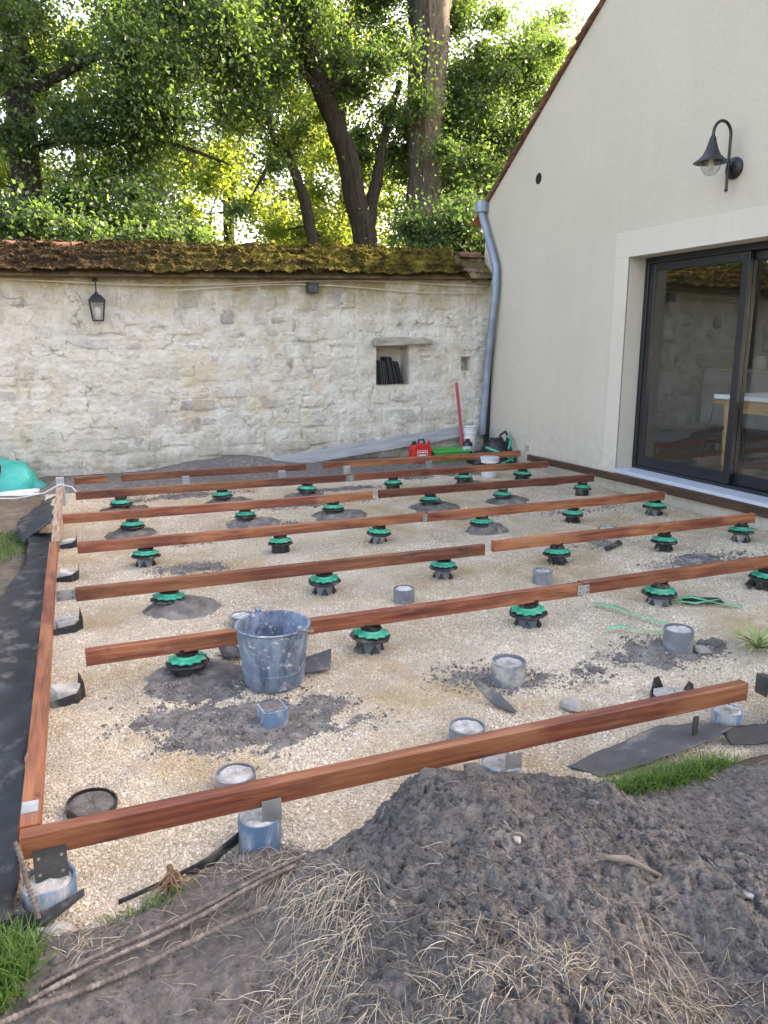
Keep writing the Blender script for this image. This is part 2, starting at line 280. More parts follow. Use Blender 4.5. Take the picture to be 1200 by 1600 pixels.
def glass_mat(name, tint, k):
    m, t, b = new_mat(name); t.nodes.remove(b); out = t.nodes['Material Output']
    tr = N(t, 'ShaderNodeBsdfTransparent'); tr.inputs[0].default_value = (*tint, 1); gl = N(t, 'ShaderNodeBsdfGlossy'); gl.inputs['Roughness'].default_value = .0
    fr = N(t, 'ShaderNodeFresnel'); ge = N(t, 'ShaderNodeNewGeometry'); io = N(t, 'ShaderNodeMapRange'); io.inputs[3].default_value = 1.5; io.inputs[4].default_value = 1 / 1.5; t.links.new(ge.outputs['Backfacing'], io.inputs[0]); t.links.new(io.outputs[0], fr.inputs[0]); mu = N(t, 'ShaderNodeMath', operation='MULTIPLY', use_clamp=True); mu.inputs[1].default_value = k
    t.links.new(fr.outputs[0], mu.inputs[0]); mx = N(t, 'ShaderNodeMixShader'); t.links.new(mu.outputs[0], mx.inputs[0])
    t.links.new(tr.outputs[0], mx.inputs[1]); t.links.new(gl.outputs[0], mx.inputs[2]); t.links.new(mx.outputs[0], out.inputs[0]); return m
M['glass'] = glass_mat('double_glazing', (.92, .95, .96), 1.7); M['lampglass'] = glass_mat('clear_glass', (.9, .9, .9), 2.0)

# ---------------------------------------------------------------- mesh helpers
class MB:
    def __init__(s): s.v = []; s.f = []
    def add(s, vs_, fs, mat=None):
        k = len(s.v); s.v += [tuple(mat @ Vector(p)) if mat else tuple(p) for p in vs_]; s.f += [tuple(k + i for i in f) for f in fs]; return s
    def box(s, a, b, mat=None):
        (x0, y0, z0), (x1, y1, z1) = a, b
        return s.add([(x0, y0, z0), (x1, y0, z0), (x1, y1, z0), (x0, y1, z0), (x0, y0, z1), (x1, y0, z1), (x1, y1, z1), (x0, y1, z1)],
                     [(3, 2, 1, 0), (4, 5, 6, 7), (0, 1, 5, 4), (1, 2, 6, 5), (2, 3, 7, 6), (3, 0, 4, 7)], mat)
    def tube(s, pts, rad, n=8, caps=True):
        pts = [Vector(p) for p in pts]
        if isinstance(rad, (int, float)): rad = [rad] * len(pts)
        vs_ = []; fs = []; up = None
        for i, p in enumerate(pts):
            d = (pts[min(i + 1, len(pts) - 1)] - pts[max(i - 1, 0)]).normalized()
            if up is None: up = d.orthogonal().normalized()
            up = (up - d * up.dot(d)).normalized(); w_ = d.cross(up)
            for j in range(n):
                a = 2 * math.pi * j / n; vs_.append(p + rad[i] * (math.cos(a) * up + math.sin(a) * w_))
        for i in range(len(pts) - 1):
            for j in range(n):
                fs.append((i * n + j, i * n + (j + 1) % n, (i + 1) * n + (j + 1) % n, (i + 1) * n + j))
        if caps: fs.append(tuple(range(n))[::-1]); fs.append(tuple((len(pts) - 1) * n + j for j in range(n)))
        return s.add(vs_, fs)
    def lathe(s, prof, n=20, c=(0, 0, 0), fn=None):
        vs_ = []; fs = []
        for i, (r, z) in enumerate(prof):
            for j in range(n):
                a = 2 * math.pi * j / n; rr = r * (fn(i, j) if fn else 1); vs_.append((c[0] + rr * math.cos(a), c[1] + rr * math.sin(a), c[2] + z))
        for i in range(len(prof) - 1):
            for j in range(n): fs.append((i * n + j, i * n + (j + 1) % n, (i + 1) * n + (j + 1) % n, (i + 1) * n + j))
        if prof[0][0] > 1e-6: fs.append(tuple(range(n))[::-1])
        if prof[-1][0] > 1e-6: fs.append(tuple((len(prof) - 1) * n + j for j in range(n)))
        return s.add(vs_, fs)
    def prism(s, poly, z0, z1, mat=None):
        n = len(poly); return s.add([(x, y, z0) for x, y in poly] + [(x, y, z1) for x, y in poly],
            [tuple(range(n))[::-1], tuple(range(n, 2 * n))] + [(i, (i + 1) % n, n + (i + 1) % n, n + i) for i in range(n)], mat)
    def mesh(s, name, mat):
        me = bpy.data.meshes.new(name); me.from_pydata(s.v, [], s.f); me.update()
        if mat: me.materials.append(mat)
        return me
    def build(s, name, mat, parent=None, smooth=None, bevel=0, loc=None):
        me = s.mesh(name, mat)
        if smooth is not None:
            me.polygons.foreach_set('use_smooth', [True] * len(me.polygons)); me.set_sharp_from_angle(angle=R(smooth))
        o = bpy.data.objects.new(name, me); COL.objects.link(o)
        if parent: o.parent = parent
        if loc: o.location = loc
        if bevel:
            b = o.modifiers.new('bevel', 'BEVEL'); b.width = bevel; b.segments = 2; b.limit_method = 'ANGLE'
        return o
def npmesh(name, v, f, mat, parent=None, tone=None, smooth=False):
    """fast mesh from arrays; f is (n,k)"""
    me = bpy.data.meshes.new(name); n, k = f.shape
    me.vertices.add(len(v)); me.vertices.foreach_set('co', np.asarray(v, np.float32).ravel())
    me.loops.add(n * k); me.loops.foreach_set('vertex_index', f.astype(np.int32).ravel())
    me.polygons.add(n); me.polygons.foreach_set('loop_start', (np.arange(n) * k).astype(np.int32))
    me.update(calc_edges=True); me.validate()
    if smooth: me.polygons.foreach_set('use_smooth', np.ones(n, bool))
    if tone is not None:
        a = me.attributes.new('tone', 'FLOAT', 'FACE'); a.data.foreach_set('value', np.asarray(tone, np.float32))
    me.materials.append(mat); o = bpy.data.objects.new(name, me); COL.objects.link(o)
    if parent: o.parent = parent
    return o
def gridmesh(name, X, Y, Z, mat, keep=None, smooth=True, parent=None):
    a, b = X.shape; v = np.stack([X, Y, Z], -1).reshape(-1, 3); i = np.arange(a * b).reshape(a, b)
    f = np.stack([i[:-1, :-1], i[1:, :-1], i[1:, 1:], i[:-1, 1:]], -1).reshape(-1, 4)
    if keep is not None: f = f[keep.reshape(-1)]
    return npmesh(name, v, f, mat, parent, smooth=smooth)
def tag(o, label, cat, group=None):
    o['label'] = label; o['category'] = cat
    if group: o['group'] = group
    return o
def thing(name, label, cat, loc=(0, 0, 0), rotz=0, group=None):
    o = bpy.data.objects.new(name, None); COL.objects.link(o); o.location = loc; o.rotation_euler = (0, 0, rotz); o.empty_display_size = .05
    return tag(o, label, cat, group)
def kind(o, k): o['kind'] = k; return o
def dup(root, loc, rotz, label, group=None):
    r = root.copy(); COL.objects.link(r); r.location = loc; r.rotation_euler = (0, 0, rotz); r['label'] = label
    if group: r['group'] = group
    for ch in list(root.children):
        c = ch.copy(); COL.objects.link(c); c.parent = r
        for g in ch.children:
            d = g.copy(); COL.objects.link(d); d.parent = c
    return r
cY, sY = math.cos(R(YAW)), math.sin(R(YAW))
def uv2xy(u, v): return u * cY + v * sY, -u * sY + v * cY
def xy2uv(x, y): return x * cY - y * sY, x * sY + y * cY

# ---------------------------------------------------------------- terrain
def heap(x, y):
    u, v = xy2uv(x, y)
    vb = 2.18 - .34 * sstep(.5, 1.2, u) + .05 * fbm(u * 3, v * 0 + 3, 3, 2)
    back = sstep(vb + .16, vb - .14, v)
    h = (.125 + .075 * sstep(1.15, 2.0, v)) * back * (1 - .22 * sstep(.35, .8, u) * sstep(1.6, 1.9, v))
    e = u + .10 * (v - 1.6) + .12 * fbm(u * 2 + 5, v * 3, 3, 1)
    h = h * sstep(-.34, .22, e) * (1 - .15 * sstep(.7, 1.5, u))
    h = h + .05 * np.exp(-((u - .22) / .16) ** 2 - ((v - 1.98) / .14) ** 2)
    h = h - .09 * np.exp(-((u - .72) / .13) ** 2) * sstep(2.0, 1.2, v) * sstep(1.0, 1.5, v)     # gully
    return h
def soil_z(x, y):
    x = np.asarray(x, float); y = np.asarray(y, float)
    yf = 1.97 + .16 * sstep(-.02, .34, x) - .15 * sstep(.40, .58, x) - .0 * sstep(1.4, 1.9, x) + .04 * fbm(x * 4, x * 0 + 2, 3, 4)
    dfront = yf - y; dleft = -.36 - x
    d = np.maximum(dfront, dleft); d = np.maximum(d, y - 8.35)
    s = sstep(-.02, .12, d)
    z = -.07 + s * (.075 + .03 * fbm(x * 2.2, y * 2.2, 4, 3)) + .05 * sstep(.1, .9, dleft) * s
    z = z + s * heap(x, y)
    return z
# fine foreground sheet
uu = np.arange(-1.2, 1.65, .005); vv = np.arange(.78, 2.5, .005); U, V = np.meshgrid(uu, vv, indexing='ij'); X, Y = uv2xy(U, V)
Z = soil_z(X, Y); amp = sstep(-.06, .02, Z); hp = sstep(0.02, .15, heap(X, Y))
rid = 1 - 2 * np.abs(fbm(X * 9, Y * 9, 4, 5))
Z = Z + amp * (.055 * fbm(X * 6, Y * 6, 4, 6) * (.35 + hp) + .03 * np.abs(fbm(X * 20, Y * 20, 4, 1)) * (.35 + .65 * hp)
    + (.026 * worley(X * 20, Y * 20, 1) * sstep(-.12, .2, fbm(X * 4, Y * 4, 3, 2)) + .017 * worley(X * 42 + .5, Y * 42, 3) + .011 * worley(X * 75, Y * 75, 5)) * (.5 + .5 * hp))
def soil_top(x, y):           # sampler on the finished fine sheet
    u, v = xy2uv(x, y); i = int(round((u + 1.2) / .005)); j = int(round((v - .78) / .005))
    if 0 <= i < Z.shape[0] and 0 <= j < Z.shape[1]: return float(Z[i, j])
    return float(soil_z(x, y))
soil = kind(gridmesh('soil_ground', X, Y, Z, M['soil']), 'structure'); FINE = (X, Y, Z)
# coarse dirt: left of the terrace, along the stone wall, to the right
gx = np.arange(-7, 5.15, .04); gy = np.arange(-3, 9.2, .04); GX, GY = np.meshgrid(gx, gy, indexing='ij')
GZ = soil_z(GX, GY) + .02 * fbm(GX * 6, GY * 6, 4, 3) + .09 * np.exp(-((GY - 9.05) / .3) ** 2) * np.clip(.45 + 1.6 * fbm(GX * 1.6, GY * .5, 3, 2), 0, 1)
u_, v_ = xy2uv(GX, GY); inside = (u_ > -1.16) & (u_ < 1.6) & (v_ > .82) & (v_ < 2.46); GZ = GZ - .12 * inside
kind(gridmesh('dirt_ground', GX, GY, GZ, M['dirt']), 'structure')
sbx = np.arange(-.7, 5.1, .02); sby = np.arange(8.22, 9.16, .02); BKX, BKY = np.meshgrid(sbx, sby, indexing='ij')
BKZ = -.06 + .075 * sstep(8.22, 8.42, BKY) + .02 * fbm(BKX * 7, BKY * 7, 4, 2) + .025 * np.abs(fbm(BKX * 20, BKY * 20, 3, 4)) + sstep(8.5, 9.0, BKY) * (.03 + .13 * np.exp(-((BKX - 1.75) / .5) ** 2) + .06 * np.exp(-((BKX - 1.1) / .3) ** 2))
kind(gridmesh('soil_bank', BKX, BKY, BKZ, M['soil']), 'structure')
g = MB(); g.add([(-300, -300, -.25), (300, -300, -.25), (300, 300, -.25), (-300, 300, -.25)], [(0, 1, 2, 3)])
kind(g.build('ground', M['terrain']), 'structure')

def scatter(name, src, mat, density_attr, smin, smax, seed, flat=.6, kindname='stuff'):
    """geometry-node crumbs on a mesh: irregular low-poly stones at random turn and size"""
    o = src.copy(); o.data = src.data.copy(); o.name = name; COL.objects.link(o)
    for k in list(o.keys()): del o[k]
    a = o.data.attributes.new('dens', 'FLOAT', 'POINT'); a.data.foreach_set('value', density_attr.astype(np.float32).ravel())
    ng = bpy.data.node_groups.new(name + '_nodes', 'GeometryNodeTree'); ng.interface.new_socket('Geometry', in_out='INPUT', socket_type='NodeSocketGeometry'); ng.interface.new_socket('Geometry', in_out='OUTPUT', socket_type='NodeSocketGeometry')
    n = ng.nodes; L = ng.links.new; gi = n.new('NodeGroupInput'); go = n.new('NodeGroupOutput')
    dp = n.new('GeometryNodeDistributePointsOnFaces'); dp.inputs['Seed'].default_value = seed
    na = n.new('GeometryNodeInputNamedAttribute'); na.data_type = 'FLOAT'; na.inputs[0].default_value = 'dens'
    L(gi.outputs[0], dp.inputs['Mesh']); L(na.outputs[0], dp.inputs['Density'])
    ico = n.new('GeometryNodeMeshIcoSphere'); ico.inputs['Radius'].default_value = 1; ico.inputs['Subdivisions'].default_value = 2 if name.startswith('soil') else 1
    ps = n.new('GeometryNodeSetPosition'); rv0 = n.new('FunctionNodeRandomValue'); rv0.data_type = 'FLOAT_VECTOR'; rv0.inputs[0].default_value = (-.3 if not name.startswith('soil') else -.17,) * 3; rv0.inputs[1].default_value = (.3 if not name.startswith('soil') else .17,) * 3; rv0.inputs['Seed'].default_value = seed + 5
    L(ico.outputs[0], ps.inputs['Geometry']); L(rv0.outputs[0], ps.inputs['Offset'])
    sm = n.new('GeometryNodeSetMaterial'); sm.inputs['Material'].default_value = mat; L(ps.outputs[0], sm.inputs[0])
    ip = n.new('GeometryNodeInstanceOnPoints'); L(dp.outputs[0], ip.inputs['Points']); L(sm.outputs[0], ip.inputs['Instance'])
    rr = n.new('FunctionNodeRandomValue'); rr.data_type = 'FLOAT_VECTOR'; rr.inputs[0].default_value = (-.5, -.5, 0); rr.inputs[1].default_value = (.5, .5, 6.28); rr.inputs['Seed'].default_value = seed + 1
    L(rr.outputs[0], ip.inputs['Rotation'])
    rs = n.new('FunctionNodeRandomValue'); rs.data_type = 'FLOAT_VECTOR'; rs.inputs[0].default_value = (smin, smin, smin * flat); rs.inputs[1].default_value = (smax, smax, smax * flat); rs.inputs['Seed'].default_value = seed + 2
    r1 = n.new('FunctionNodeRandomValue'); r1.data_type = 'FLOAT'; r1.inputs[2].default_value = 0; r1.inputs[3].default_value = 1; r1.inputs['Seed'].default_value = seed + 3
    pw = n.new('ShaderNodeMath'); pw.operation = 'POWER'; pw.inputs[1].default_value = 5; L(r1.outputs[1], pw.inputs[0])
    md = n.new('ShaderNodeMath'); md.operation = 'MULTIPLY_ADD'; md.inputs[1].default_value = 1.1; md.inputs[2].default_value = .75; L(pw.outputs[0], md.inputs[0])
    vm = n.new('ShaderNodeVectorMath'); vm.operation = 'SCALE'; L(rs.outputs[0], vm.inputs[0]); L(md.outputs[0], vm.inputs['Scale'])
    L(vm.outputs[0], ip.inputs['Scale']); L(ip.outputs[0], go.inputs[0])
    md_ = o.modifiers.new('scatter', 'NODES'); md_.node_group = ng; return kind(o, kindname)
cl = 9000 * amp * (.4 + .9 * hp) * sstep(-.5, .5, U * 0 + fbm(X * 3, Y * 3, 3, 4) * 2 + .3)
scatter('soil_crumbs', soil, M['soil'], cl, .0018, .0055, 21, .85)
scatter('soil_clods', soil, M['soil'], 380 * amp * (.15 + hp) * sstep(-.1, .15, fbm(X * 5, Y * 5, 3, 2)), .005, .013, 41, .8)
scatter('soil_lumps', soil, M['soil'], 75 * amp * (.1 + hp) * sstep(-.05, .2, fbm(X * 3 + 9, Y * 3, 3, 5)), .010, .024, 57, .75)
# gravel bed
bx = np.arange(-.36, 5.12, .03); by = np.arange(1.84, 8.5, .03); BX, BY = np.meshgrid(bx, by, indexing='ij')
BZ = .016 * fbm(BX * 1.8, BY * 1.8, 4, 1) + .022 * fbm(BX * 5, BY * 5, 3, 4) - .02 * sstep(8.2, 8.5, BY) - .05 * sstep(2.03, 1.86, BY)
bed = kind(gridmesh('gravel_bed', BX, BY, BZ - .09 * sstep(-.045, -.02, soil_z(BX, BY)) * (BY < 3), M['gravelbed']), 'structure')
dens = 30000 * sstep(5.0, 2.3, BY) + 9000
dens = dens * (.55 + .75 * sstep(-.25, .15, fbm(BX * 1.5, BY * 1.5, 4, 6))) * sstep(8.5, 8.2, BY)
front_soil = sstep(-.045, -.015, soil_z(BX, BY)) * (BY < 3); dens = dens * (1 - front_soil)
scatter('gravel', bed, M['pebble'], dens, .0022, .0052, 3, .8)
# dark soil spilled on the gravel
def spill_field():
    z = np.full(SX.shape, -.05)
    for (x, y, rx, ry, h) in SPILLS:
        q = ((SX - x) / rx) ** 2 + ((SY - y) / ry) ** 2; n_ = fbm(SX * 5 + x, SY * 5, 4, 3) * 1.6
        z = np.maximum(z, .75 * h * (1.1 - q + 1.3 * n_) - .002)
    return np.clip(z, -.05, .06)
SPILLS = [(.60, 2.83, .36, .22, .03), (.48, 3.25, .30, .22, .022), (.92, 2.68, .15, .09, .02), (.36, 2.98, .2, .12, .012), (1.62, 2.88, .22, .13, .02), (1.93, 2.74, .25, .08, .012),
          (2.62, 2.80, .26, .15, .018), (2.86, 2.76, .14, .1, .016), (.62, 5.15, .2, .1, .012), (3.1, 5.9, .25, .12, .012), (.85, 5.9, .22, .1, .012), (2.0, 6.9, .45, .1, .012), (.9, 7.75, .5, .12, .015),
          (2.6, 7.5, .35, .1, .015), (3.9, 7.85, .5, .12, .014), (3.55, 4.65, .22, .1, .01), (4.0, 4.0, .35, .12, .01), (1.45, 6.15, .2, .1, .01), (4.2, 5.75, .3, .1, .01)]
sx = np.arange(-.2, 5.0, .014); sy = np.arange(2.3, 8.2, .014); SX, SY = np.meshgrid(sx, sy, indexing='ij'); SZ = spill_field() + .034 * fbm(SX * 17, SY * 17, 5, 5) - .004
SZ = SZ + (.016 * worley(SX * 20, SY * 20, 2) * sstep(-.1, .2, fbm(SX * 4, SY * 4, 3, 1)) + .009 * worley(SX * 38, SY * 38, 4)) * sstep(-.03, .01, SZ) - .008
kp = (SZ > -.035); kf = kp[:-1, :-1] | kp[1:, :-1] | kp[1:, 1:] | kp[:-1, 1:]
sp = kind(gridmesh('soil_spill', SX, SY, SZ, M['mortar'], keep=kf), 'stuff')
tmp = gridmesh('spill_source', SX, SY, np.maximum(SZ, .002), M['mortar'])
scatter('spilled_soil_crumbs', tmp, M['clod'], 5200 * sstep(-.05, .02, SZ) ** 1.6, .0016, .0075, 77, .8)
bpy.data.objects.remove(tmp)

# ---------------------------------------------------------------- stone wall
WY = 9.15
def wtop(x): return 2.2 + .022 * x
wall = thing('stone_wall', 'old rubble stone garden wall washed with pale lime mortar behind the deck', 'wall', (0, WY, 0))
NX0, NX1, NZ0, NZ1 = 3.53, 3.98, .98, 1.45; HX0, HX1, HZ0, HZ1 = 4.72, 4.86, 1.14, 1.32
# courses of rubble: each stone gets its place first, then the mortar face is shaped round them
PLAN = []; z = .0
while z < 2.2:
    hgt = random.uniform(.11, .25); x = -1.0 + random.uniform(-.2, 0)
    while x < 5.1:
        wd = random.uniform(.16, .56) * (1.0 if random.random() > .3 else .5); h2 = hgt * random.uniform(.7, 1.1)
        cx_, cz_ = x + wd / 2, z + hgt / 2 + random.uniform(-.05, .05)
        if wd < .2 and hgt > .14 and random.random() < .5: PLAN.append((cx_, cz_ + h2 * .26, wd, h2 * .46)); PLAN.append((cx_, cz_ - h2 * .26, wd * .95, h2 * .46))
        else: PLAN.append((cx_, cz_, wd, h2))
        x += wd + random.uniform(.004, .02)
    z += hgt + random.uniform(.0, .012)
def clear_of_openings(cx_, cz_, wd, hh):
    for x0, x1, z0, z1 in ((NX0 - .03, NX1 + .03, NZ0 - .02, NZ1 + .14), (HX0 - .02, HX1 + .02, HZ0 - .02, HZ1 + .02)):
        if cx_ + wd / 2 > x0 and cx_ - wd / 2 < x1 and cz_ + hh / 2 > z0 and cz_ - hh / 2 < z1: return False
    return True
wx = np.arange(-.95, 5.125, .0095); wz = np.arange(-.2, 2.36, .0095); WX, WZ = np.meshgrid(wx, wz, indexing='ij')
WZ2 = np.minimum(WZ, wtop(WX)); SD = np.full(WX.shape, .05)
wpx = WX + .03 * fbm(WX * 9, WZ * 9, 3, 2); wpz = WZ + .03 * fbm(WX * 9 + 40, WZ * 9, 3, 3)
for cx_, cz_, wd, hh in PLAN:
    i0, i1 = np.searchsorted(wx, (cx_ - wd / 2 - .07, cx_ + wd / 2 + .07)); j0, j1 = np.searchsorted(wz, (cz_ - hh / 2 - .07, cz_ + hh / 2 + .07))
    qx = np.abs(wpx[i0:i1, j0:j1] - cx_) - wd / 2 + .02; qz = np.abs(wpz[i0:i1, j0:j1] - cz_) - hh / 2 + .02
    sd_ = np.hypot(np.maximum(qx, 0), np.maximum(qz, 0)) + np.minimum(np.maximum(qx, qz), 0) - .02
    SD[i0:i1, j0:j1] = np.minimum(SD[i0:i1, j0:j1], sd_)
open_j = sstep(.04, .30, fbm(WX * 2.2, WZ * 3.0, 4, 6)); smear = fbm(WX * 5, WZ * 6, 5, 1)
D = .006 * sstep(.006, -.03, SD) - .024 * sstep(-.014, .004, SD) * open_j + .042 * smear + .016 * fbm(WX * 2.3, WZ * 2.3, 3, 4) + .012 * fbm(WX * 22, WZ * 26, 4, 3) + .012 * fbm(WX * 1.1, WZ * 1.1, 2, 5)
pits = sstep(.30, .42, fbm(WX * 6, WZ * 9, 4, 7)); D = D - .03 * pits
cxm = (WX[:-1, :-1] + .00475); czm = (WZ[:-1, :-1] + .00475)
keep = ~(((cxm > NX0) & (cxm < NX1) & (czm > NZ0) & (czm < NZ1)) | ((cxm > HX0) & (cxm < HX1) & (czm > HZ0) & (czm < HZ1)) | (WZ[:-1, :-1] >= wtop(WX[:-1, :-1])))
mw = gridmesh('mortar_face', WX, -D, WZ2, M['limewall'], keep=keep, parent=wall)
b = MB(); b.box((-14, .0, -.25), (-.95, .4, 1.9)); b.box((-.95, .35, -.25), (5.1, .4, 2.18))
for (x0, x1, z0, z1) in ((NX0, NX1, NZ0, NZ1), (HX0, HX1, HZ0, HZ1)):
    d = .26 if x1 - x0 > .2 else .16
    b.add([(x0, -.012, z0), (x1, -.012, z0), (x1, -.012, z1), (x0, -.012, z1), (x0, d, z0), (x1, d, z0), (x1, d, z1), (x0, d, z1)], [(0, 1, 5, 4), (1, 2, 6, 5), (2, 3, 7, 6), (3, 0, 4, 7), (4, 5, 6, 7)])
b.build('wall_core', M['limewall'], wall)
cand = [p for p in PLAN if -.85 < p[0] < 5.0 and p[0] + p[2] / 2 < 5.08 and p[1] + p[3] / 2 < wtop(p[0]) - .02 and p[1] > .08 and clear_of_openings(*p)]
random.shuffle(cand); cand = cand[:292]
for cx_, cz_, wd, hh in cand:
    n_ = 14; v0 = []; v1 = []; tx = random.uniform(-.006, .006); tz = random.uniform(-.006, .006); p_ = random.uniform(3.5, 7); w2, h2 = wd * .5, hh * .5
    jit = [1 + random.uniform(-.2, .06) for _ in range(n_)]
    for k in range(n_):
        a = 2 * math.pi * (k + .5) / n_; ca, sa = math.cos(a), math.sin(a); q = (abs(ca) ** p_ + abs(sa) ** p_) ** (-1 / p_) * jit[k]
        s_ = random.uniform(.86, .95); v0.append((ca * q * w2, .04, sa * q * h2)); v1.append((ca * q * w2 * s_, .0 + tx * ca + tz * sa + random.uniform(-.003, .003), sa * q * h2 * s_))
    v2 = [(a[0] * .5, a[1] * .5 - random.uniform(.001, .006), a[2] * .5) for a in v1]
    mb = MB(); mb.add(v0 + v1 + v2, [(k, (k + 1) % n_, n_ + (k + 1) % n_, n_ + k) for k in range(n_)] + [(n_ + k, n_ + (k + 1) % n_, 2 * n_ + (k + 1) % n_, 2 * n_ + k) for k in range(n_)] + [tuple(range(2 * n_, 3 * n_))])
    o = mb.build('stone', M['stone'], wall, smooth=30, loc=(cx_, -.002 + random.uniform(-.010, .012), cz_)); o.rotation_euler = (0, random.uniform(-.05, .05), 0)
# lintel over the niche
mb = MB(); mb.prism([(-.38, -.045), (.40, -.02), (.41, .03), (.30, .055), (-.05, .07), (-.33, .06), (-.40, .02)], -.2, .12, Matrix.Rotation(R(90), 4, 'X')); lo = mb.build('lintel', M['oldstone'], wall, bevel=.012, loc=(3.86, .0, 1.50))
# coping: small tile roof under moss
cop = thing('wall_coping', 'moss covered tiled coping along the top of the stone wall', 'coping', (0, WY, 0))
def cz(x): return wtop(x)
rows = 4
for r_ in range(rows):
    x = -1.0
    while x < 4.98:
        wd = random.uniform(.155, .175); yb = -.16 + r_ * .085; zb = cz(x) - .02 + r_ * .075
        mb = MB(); mb.box((-wd / 2, 0, 0), (wd / 2, .13, .018)); o = mb.build('tile', M['tile'], cop, loc=(x + wd / 2, yb + random.uniform(-.008, .008), zb)); o.rotation_euler = (R(38), random.uniform(-.03, .03), random.uniform(-.05, .05)); x += wd + .004
mb = MB()
for x0, x1 in ((-14, -1.0), (-1.0, 5.08)):
    mb.add([(x0, -.13, cz(x0) - .03), (x1, -.13, cz(x1) - .03), (x1, -.13, cz(x1) + .015), (x0, -.13, cz(x0) + .015), (x0, .19, cz(x0) + .25), (x1, .19, cz(x1) + .25), (x1, .55, cz(x1) + .0), (x0, .55, cz(x0) + .0), (x0, .4, cz(x0) - .03), (x1, .4, cz(x1) - .03)],
           [(0, 1, 2, 3), (3, 2, 5, 4), (4, 5, 6, 7), (7, 6, 9, 8), (8, 9, 1, 0)])
mb.build('coping_bed', M['tile'], cop)
mx = np.concatenate([np.arange(-14, -1, .08), np.arange(-1, 5.09, .02)]); mt = np.linspace(0, 1.15, 46); MX, MT = np.meshgrid(mx, mt, indexing='ij')
lump = .5 + fbm(MX * 2.4, MT * 2.6, 4, 2) * 1.5; fine = fbm(MX * 16, MT * 9, 5, 4); step = ((MT * 4.0) % 1.0)
cover = .75 + fbm(MX * 1.6, MT * 3, 4, 7) * 1.7 + .25 * sstep(.2, 1.8, MX) - 1.1 * sstep(4.5, 4.75, MX)
th = -.03 + (.075 + .045 * np.clip(lump, 0, 1)) * sstep(.1, .55, cover) + .06 * fine + .03 * (1 - step) + .05 * np.abs(fbm(MX * 7, MT * 5, 3, 1))
MYv = -.188 + MT * .36 - th * .55; MZv = cz(MX) - .055 + .03 * sstep(0, .3, MT) + MT * .30 - .12 * np.maximum(MT - 1.0, 0) * 4 + th
mo = kind(gridmesh('moss', MX, MYv, MZv, M['moss'], parent=cop), 'stuff')
sc_ = scatter('moss_tufts', mo, M['moss'], 1500 * sstep(.25, .7, cover) * (.3 + sstep(-.1, .2, fine) * 1.5) * (MX > -1.2), .008, .022, 91, .8); sc_.parent = cop
for x, ln, mt_ in ((-.62, .36, 'brick'), (-.25, .33, 'brick'), (.09, .12, 'brick'), (4.74, .30, 'brick')):
    mb = MB(); n_ = 8; mb.add([(x_, .09 * math.cos(math.pi * k / n_) * 1.1, .07 * math.sin(math.pi * k / n_)) for x_ in (-ln / 2, ln / 2) for k in range(n_ + 1)], [(k, k + 1, n_ + 2 + k, n_ + 1 + k) for k in range(n_)] + [tuple(range(n_ + 1)), tuple(range(2 * n_ + 1, n_, -1))])
    o = mb.build('ridge_tile', M[mt_], cop, smooth=40, loc=(x + ln / 2, .17, cz(x) + (.29 if x < 2 else .27)))
# moss tufts
def blades(name, P, H, mat, width=.003, lean=.6, segs=3, parent=None, curl=1.0, hang=None, tone=None):
    """ribbons growing from points P (n,3) with lengths H"""
    n_ = len(P); az = rng.random(n_) * 2 * np.pi; ln = lean * (.3 + rng.random(n_)); dx = np.cos(az); dy = np.sin(az)
    if hang is not None: dx = dx * .5 + hang[0]; dy = dy * .5 + hang[1]
    V_ = []; sx_ = -dy; sy_ = dx
    for k in range(segs + 1):
        t_ = k / segs; out = ln * H * t_ ** 1.5; up = H * (t_ - curl * .5 * ln * t_ * t_); wd = width * (1 - .85 * t_) * (.6 + .8 * 0.5)
        c_ = P + np.stack([dx * out, dy * out, up], -1); s_ = np.stack([sx_ * wd, sy_ * wd, 0 * wd * sx_], -1); V_ += [c_ - s_, c_ + s_]
    V_ = np.stack(V_, 1); idx = np.arange(n_)[:, None] * (2 * (segs + 1)); F_ = []
    for k in range(segs): F_.append(np.stack([idx[:, 0] + 2 * k, idx[:, 0] + 2 * k + 1, idx[:, 0] + 2 * k + 3, idx[:, 0] + 2 * k + 2], -1))
    F_ = np.stack(F_, 1).reshape(-1, 4); tn = np.repeat(rng.random(n_), segs)
    return npmesh(name, V_.reshape(-1, 3), F_, mat, parent, tone=tn)
# ---------------------------------------------------------------- house
HX = 5.12; RY, RZ = 5.1, 6.06
def rz(y): return 3.2 + .68 * (9.3 - y) if y >= RY else 3.2 + .68 * (y - .9)
house = thing('house', 'cream rendered gable end of the house with a dark sliding glass door', 'house', (0, 0, 0))
DY0, DY1, DZ = 3.95, 6.40, 2.31
mb = MB(); P_ = lambda y, z_: (HX, y, z_)
mb.add([P_(DY1, -.3), P_(9.3, -.3), P_(9.3, rz(9.3)), P_(DY1, rz(DY1))], [(0, 1, 2, 3)][::1])
mb.add([P_(DY0, DZ), P_(DY1, DZ), P_(DY1, rz(DY1)), P_(RY, RZ), P_(DY0, rz(DY0))], [(0, 1, 2, 3, 4)])
mb.add([P_(.9, -.3), P_(DY0, -.3), P_(DY0, rz(DY0)), P_(.9, rz(.9))], [(0, 1, 2, 3)])
mb.add([P_(DY0, -.3), P_(DY1, -.3), P_(DY1, .195), P_(DY0, .195)], [(0, 1, 2, 3)])
xi = HX + .32
mb.add([(HX, DY0, .195), (xi, DY0, .195), (xi, DY0, DZ), (HX, DY0, DZ)], [(0, 1, 2, 3)]); mb.add([(HX, DY1, .195), (xi, DY1, .195), (xi, DY1, DZ), (HX, DY1, DZ)], [(0, 1, 2, 3)])
